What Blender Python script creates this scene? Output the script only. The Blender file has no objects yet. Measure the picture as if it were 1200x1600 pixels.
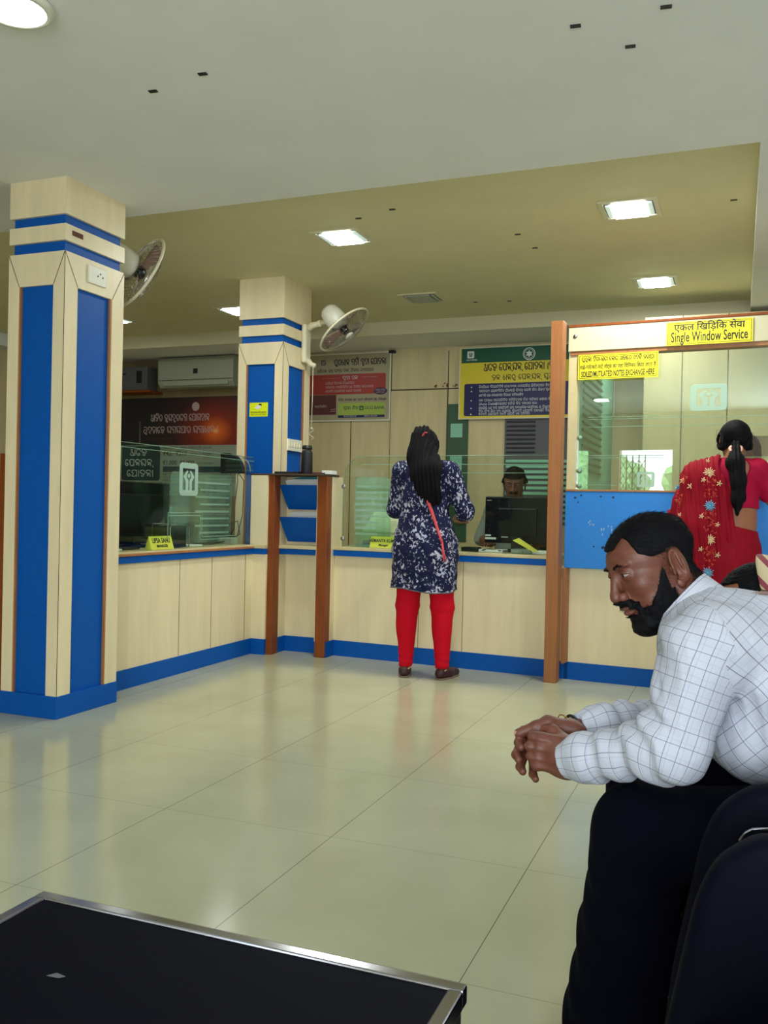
import bpy, bmesh, math, random
import numpy as np
from mathutils import Vector, Matrix, noise

random.seed(7)
SC = bpy.context.scene
COL = SC.collection

# ---------------------------------------------------------------- camera, world, exposure
CAM_H = 1.12
YAW, PITCH, ROLL = map(math.radians, (-21.4245, -0.2152, 1.2237))
fwd = Vector((math.sin(YAW)*math.cos(PITCH), math.cos(YAW)*math.cos(PITCH), math.sin(PITCH)))
r0 = Vector((math.cos(YAW), -math.sin(YAW), 0)); u0 = r0.cross(fwd)
rgt = r0*math.cos(ROLL) + u0*math.sin(ROLL)
upv = -r0*math.sin(ROLL) + u0*math.cos(ROLL)
cam_d = bpy.data.cameras.new('camera'); cam = bpy.data.objects.new('camera', cam_d); COL.objects.link(cam)
cam_d.sensor_fit = 'VERTICAL'; cam_d.sensor_height = 36; cam_d.lens = 1409.26/1600*36
cam_d.clip_start = 0.02; cam_d.clip_end = 200
cam.matrix_world = Matrix(((rgt.x, upv.x, -fwd.x, 0), (rgt.y, upv.y, -fwd.y, 0), (rgt.z, upv.z, -fwd.z, CAM_H), (0, 0, 0, 1)))
SC.camera = cam

SC.view_settings.view_transform = 'Standard'; SC.view_settings.look = 'None'
SC.view_settings.gamma = 1; SC.view_settings.use_curve_mapping = False
SC.view_settings.exposure = 0.38
SC.cycles.max_bounces = 8; SC.cycles.diffuse_bounces = 5; SC.cycles.glossy_bounces = 4
SC.cycles.transmission_bounces = 6; SC.cycles.transparent_max_bounces = 12
SC.cycles.sample_clamp_indirect = 4; SC.cycles.caustics_reflective = False; SC.cycles.caustics_refractive = False

world = bpy.data.worlds.new('World'); SC.world = world; world.use_nodes = True
bg = world.node_tree.nodes['Background']; bg.inputs[0].default_value = (.82, .92, 1, 1); bg.inputs[1].default_value = 4.0

LIGHT_Y = 19.0      # recessed square lights (W each)
LIGHT_N = 3.2       # round lights on the near ceiling
DAY = 160.0          # daylight lamp added outside the unseen front window

def area(name, loc, size, power, col, rot=(0, 0, 0), sy=None, parent=None, spread=None):
    l = bpy.data.lights.new(name, 'AREA'); l.energy = power; l.color = col
    l.shape = 'RECTANGLE' if sy else 'SQUARE'; l.size = size
    if sy: l.size_y = sy
    if spread: l.spread = spread
    o = bpy.data.objects.new(name, l); COL.objects.link(o); o.location = loc; o.rotation_euler = rot
    if parent: o.parent = parent
    return o
# daylight lamp added outside the unseen front window behind the camera
area('daylight_fill', (0.4, -3.25, 1.5), 2.6, DAY, (.82, .91, 1), (math.radians(90), 0, 0), 1.6)


# ---------------------------------------------------------------- materials
def srgb(r, g, b):
    f = lambda c: (c/255/12.92) if c/255 <= .04045 else ((c/255+.055)/1.055)**2.4
    return (f(r), f(g), f(b), 1)
class NT:
    def __init__(s, m): s.m = m; s.t = m.node_tree; s.b = s.t.nodes['Principled BSDF']; s.o = s.t.nodes['Material Output']
    def n(s, ty, **k):
        x = s.t.nodes.new(ty)
        for a, v in k.items(): setattr(x, a, v)
        return x
    def l(s, a, b): s.t.links.new(a, b)
    def math(s, op, a, b=None, c=None):
        x = s.n('ShaderNodeMath', operation=op)
        for i, v in enumerate((a, b, c)):
            if v is None: continue
            if isinstance(v, (int, float)): x.inputs[i].default_value = v
            else: s.l(v, x.inputs[i])
        return x.outputs[0]
    def mix(s, f, a, b):
        x = s.n('ShaderNodeMix', data_type='RGBA')
        for i, v in ((0, f), (6, a), (7, b)):
            if isinstance(v, (int, float, tuple)): x.inputs[i].default_value = v
            else: s.l(v, x.inputs[i])
        return x.outputs[2]
    def ramp(s, f, *st):
        x = s.n('ShaderNodeValToRGB'); e = x.color_ramp.elements
        e[0].position, e[0].color = st[0]; e[1].position, e[1].color = st[1]
        for p, c in st[2:]: q = e.new(p); q.color = c
        s.l(f, x.inputs[0]); return x.outputs[0]
    def noise(s, vec, scale, detail=3, rough=.5):
        x = s.n('ShaderNodeTexNoise'); x.inputs['Scale'].default_value = scale; x.inputs['Detail'].default_value = detail
        x.inputs['Roughness'].default_value = rough
        if vec is not None: s.l(vec, x.inputs['Vector'])
        return x.outputs[0]
    def obj(s, scale=(1, 1, 1), which='Object'):
        c = s.n('ShaderNodeTexCoord'); m = s.n('ShaderNodeMapping'); m.inputs['Scale'].default_value = scale
        s.l(c.outputs[which], m.inputs[0]); return m.outputs[0]
    def bump(s, h, st=.3, dist=.01):
        b = s.n('ShaderNodeBump'); b.inputs['Strength'].default_value = st; b.inputs['Distance'].default_value = dist
        s.l(h, b.inputs['Height']); s.l(b.outputs[0], s.b.inputs['Normal'])
def mat(name, col, rough=.5, metal=0, spec=.5, var=0, vscale=(3, 3, 3), bump=0, bscale=60, emit=None, est=0, coat=0, sheen=0):
    m = bpy.data.materials.new(name); m.use_nodes = True; t = NT(m); b = t.b
    b.inputs['Base Color'].default_value = col; b.inputs['Roughness'].default_value = rough
    b.inputs['Metallic'].default_value = metal; b.inputs['Specular IOR Level'].default_value = spec
    b.inputs['Coat Weight'].default_value = coat
    if sheen: b.inputs['Sheen Weight'].default_value = sheen
    if emit: b.inputs['Emission Color'].default_value = emit; b.inputs['Emission Strength'].default_value = est
    if var:
        f = t.noise(t.obj(vscale), 4, 5, .6)
        d = tuple(c*(1-var) for c in col[:3])+(1,); l_ = tuple(min(1, c*(1+var)) for c in col[:3])+(1,)
        t.l(t.ramp(f, (.3, d), (.7, l_)), b.inputs['Base Color'])
    if bump: t.bump(t.noise(t.obj((1, 1, 1)), bscale, 4), bump, .004)
    return m
M = {}
M['laminate'] = mat('beige_laminate', srgb(232, 216, 178), .38, var=.07, vscale=(3, 3, .35), bump=.03)
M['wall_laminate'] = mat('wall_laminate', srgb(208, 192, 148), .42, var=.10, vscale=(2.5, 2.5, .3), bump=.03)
M['wall_shade'] = mat('shade_darkened_wall', srgb(132, 114, 80), .5, var=.1, vscale=(2.5, 2.5, .3))  # wall colour darkened to paint in the shade of the back-left corner
M['blue'] = mat('blue_laminate', srgb(0, 84, 172), .5, var=.05, vscale=(9, 9, 9), bump=.05, bscale=200, spec=.2)
M['blue_gap'] = mat('blue_groove', srgb(0, 70, 150), .5)
M['booth_blue'] = mat('booth_blue', srgb(50, 132, 215), .5, spec=.25, var=.05, vscale=(8, 8, 8))
M['wood_tan'] = mat('tan_wood', srgb(158, 102, 62), .45, var=.15, vscale=(14, 14, .8), spec=.3)
M['wood'] = mat('brown_wood', srgb(132, 66, 22), .45, var=.2, vscale=(14, 14, .8), spec=.3)
M['wood_light'] = mat('teak_edge', srgb(168, 112, 66), .4, var=.15, vscale=(10, 10, .8))
M['worktop'] = mat('worktop', srgb(205, 190, 145), .35, var=.05)
M['ceiling'] = mat('ceiling_paint', srgb(234, 234, 232), .8, var=.03, vscale=(.6, .6, .6))
M['recess'] = mat('recess_paint', srgb(228, 220, 180), .75, var=.04, vscale=(.6, .6, .6))
M['soffit'] = mat('soffit_paint', srgb(205, 198, 165), .75)
M['white'] = mat('white_plastic', srgb(228, 226, 210), .35)
M['cream'] = mat('cream_plastic', srgb(222, 214, 185), .35)
M['paper'] = mat('paper', srgb(225, 225, 220), .8)
M['teal_paper'] = mat('teal_paper', srgb(60, 150, 160), .7)
M['black'] = mat('black_plastic', srgb(14, 16, 22), .4)
M['black_soft'] = mat('black_soft', srgb(8, 9, 20), .6)
M['screen'] = mat('dark_casing', srgb(6, 8, 14), .45, spec=.25)
M['gap'] = mat('joint_gap', srgb(70, 52, 34), .9)
M['chrome'] = mat('chrome', srgb(170, 170, 178), .18, metal=1)
M['steel'] = mat('steel', srgb(150, 150, 150), .35, metal=1)
M['yellow'] = mat('sign_yellow', srgb(238, 222, 40), .45)
M['sticker_yellow'] = mat('sticker_yellow', srgb(225, 235, 20), .45)
M['np_yellow'] = mat('nameplate_yellow', srgb(200, 208, 70), .5)
M['ink'] = mat('black_ink', srgb(12, 12, 22), .5)
M['ink_white'] = mat('white_ink', srgb(220, 222, 225), .5)
M['ink_dim'] = mat('pale_ink', srgb(190, 168, 168), .5)
M['green'] = mat('dark_green', srgb(0, 84, 62), .4)
M['navy'] = mat('navy', srgb(20, 22, 84), .4)
M['poster_yellow'] = mat('poster_yellow', srgb(226, 205, 52), .4)
M['poster_grey'] = mat('poster_grey', srgb(165, 155, 125), .45)
M['poster_red'] = mat('poster_red', srgb(160, 38, 26), .4)
M['poster_maroon'] = mat('poster_maroon', srgb(88, 32, 34), .4)
M['poster_lime'] = mat('poster_lime', srgb(165, 185, 75), .4)
M['purple'] = mat('dark_purple', srgb(60, 22, 70), .4)
M['poster_pale'] = mat('poster_pale', srgb(150, 160, 145), .4)
M['poster_teal'] = mat('poster_teal', srgb(22, 52, 62), .4)
M['strip_green'] = mat('green_laminate', srgb(62, 92, 68), .35, var=.1, vscale=(6, 6, .5))
M['slat_green'] = mat('mint_panel', srgb(140, 200, 172), .5)
M['skin'] = mat('brown_skin', srgb(104, 58, 42), .50, var=.16, vscale=(14, 14, 14), bump=.18, bscale=170, spec=.5)
M['skin2'] = mat('warm_skin', srgb(150, 95, 66), .5, var=.06, vscale=(8, 8, 8), bump=.08, bscale=140, spec=.4)
M['nail'] = mat('nail', srgb(188, 138, 112), .3)
M['lip'] = mat('lip', srgb(112, 62, 56), .45)
M['hair'] = mat('black_hair', srgb(9, 8, 12), .7, spec=.15)
M['eyewhite'] = mat('eye_white', srgb(170, 158, 148), .2)
M['iris'] = mat('iris', srgb(22, 12, 8), .12)
M['navy_cloth'] = mat('black_trouser_cloth', srgb(2, 3, 14), .9, bump=.1, bscale=300, spec=.08)
M['leather'] = mat('dark_leatherette', srgb(4, 5, 19), .7, bump=.08, bscale=120, spec=.08)
M['table_top'] = mat('dark_table_top', srgb(3, 4, 17), .6, var=.15, vscale=(5, 5, 5), spec=.06)
M['red_cloth'] = mat('red_legging_cloth', srgb(198, 4, 34), .85, bump=.1, bscale=200, spec=.2)
M['coral'] = mat('coral_strap', srgb(225, 80, 85), .6)
M['shoe'] = mat('maroon_shoe', srgb(52, 20, 28), .5)
M['sole'] = mat('pale_sole', srgb(130, 105, 90), .7)
M['sari'] = mat('crimson_sari', srgb(140, 0, 26), .75, var=.15, vscale=(14, 14, 2.5), spec=.2)
M['blouse'] = mat('magenta_blouse', srgb(165, 4, 52), .75, spec=.2, bump=.1, bscale=200)
M['pinkband'] = mat('peach_scrunchie', srgb(245, 185, 165), .7)
M['cream_thread'] = mat('cream_thread', srgb(235, 205, 160), .7)
M['blue_thread'] = mat('blue_thread', srgb(110, 170, 205), .7)
M['orange_thread'] = mat('orange_thread', srgb(222, 95, 70), .7)
M['gold'] = mat('gold', srgb(205, 160, 85), .25, metal=1)
M['grey_shirt'] = mat('grey_shirt', srgb(120, 128, 120), .8)
M['leaf'] = mat('leaf', srgb(150, 185, 125), .8, var=.4, vscale=(3, 3, 3))
M['asphalt'] = mat('asphalt', srgb(150, 148, 140), .9)
M['gate'] = mat('gate_steel', srgb(120, 118, 105), .5, metal=.3)
M['rope'] = mat('pull_cord', srgb(215, 205, 180), .8)
M['cable'] = mat('cable', srgb(18, 20, 20), .5)
M['scar'] = mat('scuff', srgb(160, 185, 215), .6)
M['scuff_dark'] = mat('scuff_dark', srgb(28, 40, 78), .7)
M['brown_mark'] = mat('brown_mark', srgb(96, 44, 26), .7)
M['ac'] = mat('ac_plastic', srgb(165, 170, 150), .5)
M['box_grey'] = mat('dull_grey', srgb(92, 92, 96), .6)
def emis(name, col, st):
    m = mat(name, (.8, .8, .8, 1), .4, emit=col, est=st); return m
M['lamp'] = emis('lamp_diffuser', (.93, 1, .98, 1), 20)
M['lamp_n'] = emis('round_lamp_diffuser', (.88, .95, 1, 1), 6)
M['lamp_side'] = mat('lamp_frosted_strip', srgb(195, 215, 205), .4, emit=(.7, .85, .8, 1), est=.35)
M['lamp_off'] = mat('lamp_off', srgb(165, 172, 158), .35, var=.15, vscale=(30, 30, 30))
def glassmat(name, tint, gl=.06, rough=0.0, frost=0):
    m = bpy.data.materials.new(name); m.use_nodes = True; t = NT(m)
    tr = t.n('ShaderNodeBsdfTransparent'); tr.inputs[0].default_value = tint
    g = t.n('ShaderNodeBsdfGlossy'); g.inputs['Roughness'].default_value = rough; g.inputs[0].default_value = (.9, 1, .95, 1)
    ge = t.n('ShaderNodeNewGeometry'); dp = t.n('ShaderNodeVectorMath', operation='DOT_PRODUCT'); t.l(ge.outputs['Incoming'], dp.inputs[0]); t.l(ge.outputs['Normal'], dp.inputs[1])
    f = t.math('MINIMUM', t.math('ADD', t.math('MULTIPLY', t.math('POWER', t.math('SUBTRACT', 1.0, t.math('ABSOLUTE', dp.outputs['Value'])), 5), .6), gl+.03), .9)
    mx = t.n('ShaderNodeMixShader'); t.l(f, mx.inputs[0]); t.l(tr.outputs[0], mx.inputs[1]); t.l(g.outputs[0], mx.inputs[2])
    out = mx.outputs[0]
    if frost:
        d = t.n('ShaderNodeBsdfDiffuse'); d.inputs[0].default_value = (.62, .78, .68, 1)
        m2 = t.n('ShaderNodeMixShader'); m2.inputs[0].default_value = frost; t.l(out, m2.inputs[1]); t.l(d.outputs[0], m2.inputs[2]); out = m2.outputs[0]
    t.l(out, t.o.inputs[0]); return m
M['glass'] = glassmat('counter_glass', (.92, .965, .925, 1), .0)
M['glass_green'] = glassmat('green_glass', (.72, .88, .76, 1), .03, frost=.12)
M['glass_booth'] = glassmat('booth_glass', (.88, .93, .88, 1), .16, frost=.02)
M['frost'] = glassmat('frosted_film', (.75, .9, .82, 1), .05, .3, frost=.42)
M['glass_edge'] = mat('glass_edge', srgb(130, 165, 140), .25)
# floor: large polished tiles with thin dark joints
def floor_mat():
    m = mat('polished_floor_tiles', srgb(190, 190, 158), .14, spec=.5); t = NT(m); b = t.b
    c = t.n('ShaderNodeTexCoord'); s = t.n('ShaderNodeSeparateXYZ'); t.l(c.outputs['Object'], s.inputs[0])
    def line(o, off, per):
        x = t.math('FRACT', t.math('DIVIDE', t.math('ADD', o, off), per))
        return t.math('LESS_THAN', t.math('ABSOLUTE', t.math('SUBTRACT', x, .5)), .0012/per)
    lx = line(s.outputs[0], .592+.672*20.5, .672)
    ly = line(s.outputs[1], .735*20.5-2.062, .735)
    v = t.obj((1, 1, 1))
    n1 = t.noise(v, 1.3, 4, .6); n2 = t.noise(v, 90, 3)
    base = t.ramp(n1, (.3, srgb(180, 181, 150)), (.7, srgb(196, 197, 168)))
    base = t.mix(t.math('MULTIPLY', n2, .12), base, srgb(160, 155, 125))
    lyw = t.math('MULTIPLY', ly, .45)
    f = t.math('MAXIMUM', t.math('MULTIPLY', lx, .85), lyw)
    t.l(t.mix(f, base, srgb(80, 76, 58)), b.inputs['Base Color'])
    r = t.n('ShaderNodeMapRange'); r.inputs[3].default_value = .10; r.inputs[4].default_value = .22; t.l(n1, r.inputs[0]); t.l(r.outputs[0], b.inputs['Roughness'])
    return m
M['floor'] = floor_mat()

# ---------------------------------------------------------------- mesh helpers
def new_obj(name, me, parent=None):
    o = bpy.data.objects.new(name, me); COL.objects.link(o)
    if parent is not None: o.parent = parent
    return o
class MB:
    """collects shapes into one mesh; world (or parent-local) coordinates"""
    def __init__(s, T=None): s.bm = bmesh.new(); s.T = T or Matrix.Identity(4)
    def box(s, lo, hi, bev=0, T=None, seg=2):
        b = bmesh.new(); bmesh.ops.create_cube(b, size=1)
        c = [(lo[i]+hi[i])/2 for i in range(3)]; d = [abs(hi[i]-lo[i]) for i in range(3)]
        for v in b.verts: v.co = Vector([v.co[i]*d[i]+c[i] for i in range(3)])
        if bev: bmesh.ops.bevel(b, geom=b.edges[:], offset=min(bev, min(d)*.45), segments=seg, affect='EDGES', profile=.5)
        return s.add(b, T)
    def add(s, b, T=None, smooth=False):
        X = s.T @ T if T is not None else s.T
        b.transform(X)
        if smooth:
            for f in b.faces: f.smooth = True
        me = bpy.data.meshes.new('t'); b.to_mesh(me); b.free(); s.bm.from_mesh(me); bpy.data.meshes.remove(me); return s
    def cyl(s, a, b_, r, r2=None, n=20, caps=True, T=None):
        a = Vector(a); c = Vector(b_); d = c-a; b = bmesh.new()
        bmesh.ops.create_cone(b, cap_ends=caps, segments=n, radius1=r, radius2=r if r2 is None else r2, depth=d.length)
        R = Vector((0, 0, 1)).rotation_difference(d.normalized()).to_matrix().to_4x4()
        b.transform(Matrix.Translation((a+c)/2) @ R)
        for f in b.faces: f.smooth = len(f.verts) == 4
        return s.add(b, T)
    def ball(s, c, r, T=None, n=16):
        b = bmesh.new(); bmesh.ops.create_uvsphere(b, u_segments=n, v_segments=max(6, n//2), radius=1)
        rr = (r, r, r) if isinstance(r, (int, float)) else r
        b.transform(Matrix.Translation(Vector(c)) @ Matrix.Diagonal((rr[0], rr[1], rr[2], 1)))
        return s.add(b, T, True)
    def tube(s, pts, r, n=8, closed=False, T=None):
        pts = [Vector(p) for p in pts]; N = len(pts); b = bmesh.new(); rings = []
        rs = r if isinstance(r, (list, tuple)) else [r]*N
        prev = None
        for i, p in enumerate(pts):
            if closed: t = pts[(i+1) % N]-pts[i-1]
            else: t = pts[min(i+1, N-1)]-pts[max(i-1, 0)]
            t = t.normalized() if t.length > 1e-9 else Vector((0, 0, 1))
            if prev is None:
                x = t.orthogonal().normalized()
            else:
                x = (prev-t*prev.dot(t)); x = x.normalized() if x.length > 1e-6 else t.orthogonal().normalized()
            prev = x; y = t.cross(x)
            rings.append([b.verts.new(p+x*math.cos(2*math.pi*k/n)*rs[i]+y*math.sin(2*math.pi*k/n)*rs[i]) for k in range(n)])
        for i in range(N if closed else N-1):
            A, B = rings[i], rings[(i+1) % N]
            for k in range(n):
                b.faces.new((A[k], A[(k+1) % n], B[(k+1) % n], B[k]))
        if not closed:
            b.faces.new(rings[0][::-1]); b.faces.new(rings[-1])
        bmesh.ops.recalc_face_normals(b, faces=b.faces[:])
        return s.add(b, T, True)
    def lathe(s, prof, c=(0, 0, 0), n=28, T=None):
        b = bmesh.new(); rings = []
        for r, z in prof:
            rings.append([b.verts.new((c[0]+r*math.cos(2*math.pi*k/n), c[1]+r*math.sin(2*math.pi*k/n), c[2]+z)) for k in range(n)])
        for A, B in zip(rings, rings[1:]):
            for k in range(n): b.faces.new((A[k], A[(k+1) % n], B[(k+1) % n], B[k]))
        bmesh.ops.remove_doubles(b, verts=b.verts[:], dist=1e-6)
        bmesh.ops.recalc_face_normals(b, faces=b.faces[:])
        return s.add(b, T, True)
    def prism(s, poly, o, e1, e2, th, T=None):
        """2D polygon (a,b) -> o + a*e1 + b*e2, thickness th along e1 x e2"""
        o, e1, e2 = Vector(o), Vector(e1), Vector(e2); nn = e1.cross(e2).normalized()
        b = bmesh.new(); A = [b.verts.new(o+e1*p[0]+e2*p[1]) for p in poly]
        B = [b.verts.new(o+e1*p[0]+e2*p[1]+nn*th) for p in poly]
        b.faces.new(A[::-1]); b.faces.new(B); k = len(poly)
        for i in range(k): b.faces.new((A[i], A[(i+1) % k], B[(i+1) % k], B[i]))
        bmesh.ops.recalc_face_normals(b, faces=b.faces[:])
        return s.add(b, T)
    def build(s, name, m, parent=None):
        me = bpy.data.meshes.new(name); s.bm.to_mesh(me); s.bm.free()
        me.materials.append(M[m] if isinstance(m, str) else m)
        return new_obj(name, me, parent)
def tag(o, label=None, cat=None, group=None, kind=None):
    if label: o['label'] = label
    if cat: o['category'] = cat
    if group: o['group'] = group
    if kind: o['kind'] = kind
    return o
def thing(name, label, cat, group=None, T=None):
    o = bpy.data.objects.new(name, None); COL.objects.link(o); o.empty_display_size = .1
    if T is not None: o.matrix_world = T
    return tag(o, label, cat, group)
def struct(mb, name, m): return tag(mb.build(name, m), kind='structure')
def copy_tree(o, T=None, label=None):
    c = o.copy(); COL.objects.link(c)
    for ch in o.children:
        d = ch.copy(); COL.objects.link(d); d.parent = c
        for g in ch.children:
            e = g.copy(); COL.objects.link(e); e.parent = d
            for h in g.children:
                k = h.copy(); COL.objects.link(k); k.parent = e
    if T is not None: c.matrix_world = T
    if label: c['label'] = label
    return c
def frameT(o, e1, e2=(0, 0, 1)):
    """local x = e1, local y = e2 (up), local z = outward"""
    e1 = Vector(e1).normalized(); e2 = Vector(e2).normalized(); n = e1.cross(e2)
    return Matrix(((e1.x, e2.x, n.x, o[0]), (e1.y, e2.y, n.y, o[1]), (e1.z, e2.z, n.z, o[2]), (0, 0, 0, 1)))
TEXTS = []
def text(s, parent, x, y, size, m, name='lettering', align='LEFT', bold=0, sx=1, z=.0008, spacing=1, shear=0):
    c = bpy.data.curves.new(name, 'FONT'); c.body = s; c.size = size; c.align_x = align; c.offset = bold
    c.extrude = .0003; c.space_character = spacing; c.shear = shear; c.resolution_u = 3
    c.materials.append(M[m]); o = bpy.data.objects.new(name, c); COL.objects.link(o); o.parent = parent
    o.location = (x, y, z); o.scale = (sx, 1, 1); TEXTS.append(o); return o

# stroke-drawn Odia letters: unit-height polylines, smoothed
def arc(cx, cy, rx, ry, a0, a1, n=9):
    return [(cx+rx*math.cos(math.radians(a0+(a1-a0)*i/n)), cy+ry*math.sin(math.radians(a0+(a1-a0)*i/n))) for i in range(n+1)]
TOP = lambda w=.7: arc(w/2, .55, w/2, .45, 180, 0)
AR = [(.28, .56), (.08, .58), (.04, .74), (.10, .90), (.26, .99), (.46, 1), (.66, .95), (.80, .82), (.84, .62)]     # the round head most letters share
HD = [(.28, .60), (.10, .60), (.04, .74), (.10, .92), (.30, 1), (.60, .99), (.85, .93)]
BAR = [(.85, 1), (.85, 0)]
OD = {
 'a': ([[(.08, .90), (.22, 1), (.36, .92), (.34, .76), (.18, .64)], [(.10, .42), (.06, .20), (.18, .05), (.38, .02), (.56, .12), (.60, .32), (.48, .50), (.26, .50)], [(.85, 1), (.85, .18), (.76, .04), (.60, .04)]], .95),
 'Ta': ([[(.84, .66), (.78, .88), (.60, .98), (.40, 1), (.18, .92), (.06, .72), (.06, .46), (.18, .20), (.38, .05), (.60, .06), (.70, .22), (.60, .38), (.42, .32)]], .92),
 'La': ([AR+[(.78, .40)], [(.28, .56), (.28, .08), (.44, .0), (.60, .10), (.60, .44), (.44, .54), (.28, .50)]], .94),
 'pa': ([HD, BAR, [(.14, .58), (.16, .26), (.30, .07), (.50, .02), (.70, .10), (.85, .26)]], 1.0),
 'e': ([[(.50, .88), (.40, .98), (.24, .98), (.08, .82), (.02, .55), (.06, .26), (.20, .06), (.40, .04), (.54, .18), (.50, .36), (.34, .44), (.20, .36)]], .66),
 'na': ([AR, [(.28, .56), (.46, .50), (.62, .52), (.68, .38), (.68, .0)], [(.46, .50), (.42, .24), (.28, .16), (.20, .28), (.30, .42)]], .94),
 'sa': ([HD, BAR, [(.12, .58), (.16, .42), (.36, .34), (.58, .22), (.74, .06), (.85, .02)], [(.16, .42), (.18, .18), (.34, .04)]], 1.0),
 'h': ([[(.0, .02), (.14, -.18)]], .10),
 'ya': ([HD, BAR, [(.02, .14), (.20, .04), (.46, .02), (.70, .10), (.85, .26)], [(.30, .60), (.26, .38), (.10, .16)]], 1.0),
 'o': ([[(.10, 1), (.10, 0)]], .24),
 'ja': ([AR+[(.74, .42), (.60, .34)], [(.28, .56), (.40, .42), (.56, .40), (.64, .24), (.54, .06), (.34, .04), (.24, .18)]], .92),
 'ka': ([AR+[(.78, .40), (.62, .34), (.52, .46)], [(.28, .56), (.34, .30), (.30, .08), (.52, .03), (.66, .14), (.60, .32)]], .92),
 'ra': ([[(.44, .36), (.30, .34), (.24, .16), (.36, .04), (.58, .06), (.76, .24), (.82, .54), (.72, .86), (.46, 1), (.20, .90), (.06, .64), (.10, .36)]], .92),
 'ma': ([HD, BAR, [(.14, .58), (.34, .52), (.44, .60), (.44, .0)]], .98),
 'dha': ([[(.30, .98), (.10, .80), (.06, .40), (.20, .08), (.44, .08), (.56, .34), (.44, .58), (.26, .56)], BAR], .98),
 'da': ([AR+[(.70, .40), (.46, .30), (.30, .20), (.40, .04), (.62, .04)]], .90),
 'u': ([[(-.52, .0), (-.36, -.18), (-.16, -.14), (-.14, .0)]], .0),
 'i': ([arc(-.48, .98, .34, .26, 185, 5)], .0),
 'ga': ([HD, BAR, [(.12, .58), (.14, .22), (.34, .06), (.54, .16), (.56, .40), (.40, .50)]], .98),
 'ba': ([[(.46, .52), (.28, .56), (.10, .42), (.10, .16), (.30, .02), (.60, .08), (.80, .34), (.82, .66), (.66, .94), (.38, 1), (.12, .88)]], .92),
 'Ra': ([AR+[(.76, .30), (.54, .06), (.30, .10), (.28, .30)]], .90),
 '(': ([arc(.4, .4, .28, .6, 130, 230)], .35), ' ': ([], .42), ',': ([[(.05, .05), (.0, -.15)]], .2), '!': ([[(.1, 1), (.1, .3)], [(.1, .08), (.1, 0)]], .3),
 '-': ([[(0, .4), (.35, .4)]], .45),
 'N': ([AR, [(.28, .56), (.46, .50), (.60, .30), (.46, .02), (.20, .06)], [(.92, 1), (.92, 0)]], 1.05),
 'cha': ([AR+[(.66, .36), (.34, .30), (.26, .12), (.50, .0), (.74, .10)]], .92),
 'pha': ([HD, BAR, [(.14, .58), (.16, .26), (.30, .07), (.50, .02), (.70, .10), (.85, .26)], [(.36, .60), (.50, .40), (.36, .24)]], 1.0),
}
OD['A'] = (OD['a'][0]+[[(1.08, 1), (1.08, 0)]], 1.2)
def odia(words, parent, x, y, h, m, name='lettering', sw=.09, sx=1.0, width=None, z=.0008, align='LEFT'):
    gl = words.split('_'); total = sum(OD[g][1] for g in gl)+.08*len(gl)
    if width: sx = width/(total*h)
    if align == 'CENTER': x -= total*h*sx/2
    bm = bmesh.new(); cx = x
    for g in gl:
        st, adv = OD[g]
        for pl in st:
            P = [(cx+px*h*sx, y+py*h) for px, py in pl]
            w = sw*h/2
            for i in range(len(P)-1):
                a, b = Vector((P[i][0], P[i][1])), Vector((P[i+1][0], P[i+1][1])); d = b-a
                if d.length < 1e-9: continue
                d.normalize(); n = Vector((-d.y, d.x))*w; a = a-d*w*.5; b = b+d*w*.5
                zz = z + i*2e-6
                q = [bm.verts.new((p.x, p.y, zz)) for p in (a-n, b-n, b+n, a+n)]
                bm.faces.new(q)
        cx += (adv+.08)*h*sx
    me = bpy.data.meshes.new(name); bm.to_mesh(me); bm.free(); me.materials.append(M[m])
    return new_obj(name, me, parent)
def small_line(parent, x, y, h, width, m, seed, z=.0008, name='lettering', sw=.12):
    rnd = random.Random(seed); ks = ['a', 'Ta', 'La', 'pa', 'na', 'sa', 'ya', 'ja', 'ka', 'ra', 'ma', 'dha', 'da', 'ga', 'ba', 'Ra', 'e', 'o']
    out = []; tot = 0
    while tot < width/h*.98:
        for _ in range(rnd.randint(2, 6)):
            k = rnd.choice(ks); out.append(k); tot += OD[k][1]+.08
            if rnd.random() < .2: out.append('i'); tot += .12
        out.append(' '); tot += .5
    return odia('_'.join(out[:-1]), parent, x, y, h, m, name, sw, width=width, z=z)
def flat(parent, x0, y0, x1, y1, m, z=.0004, name='printed_panel', r=0):
    mb = MB()
    if r:
        p = []
        for cx, cy, a in ((x1-r, y0+r, -90), (x1-r, y1-r, 0), (x0+r, y1-r, 90), (x0+r, y0+r, 180)): p += arc(cx, cy, r, r, a, a+90, 5)
    else: p = [(x0, y0), (x1, y0), (x1, y1), (x0, y1)]
    mb.prism(p, (0, 0, z-.0003), (1, 0, 0), (0, 1, 0), .0003)
    return mb.build(name, m, parent)
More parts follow.
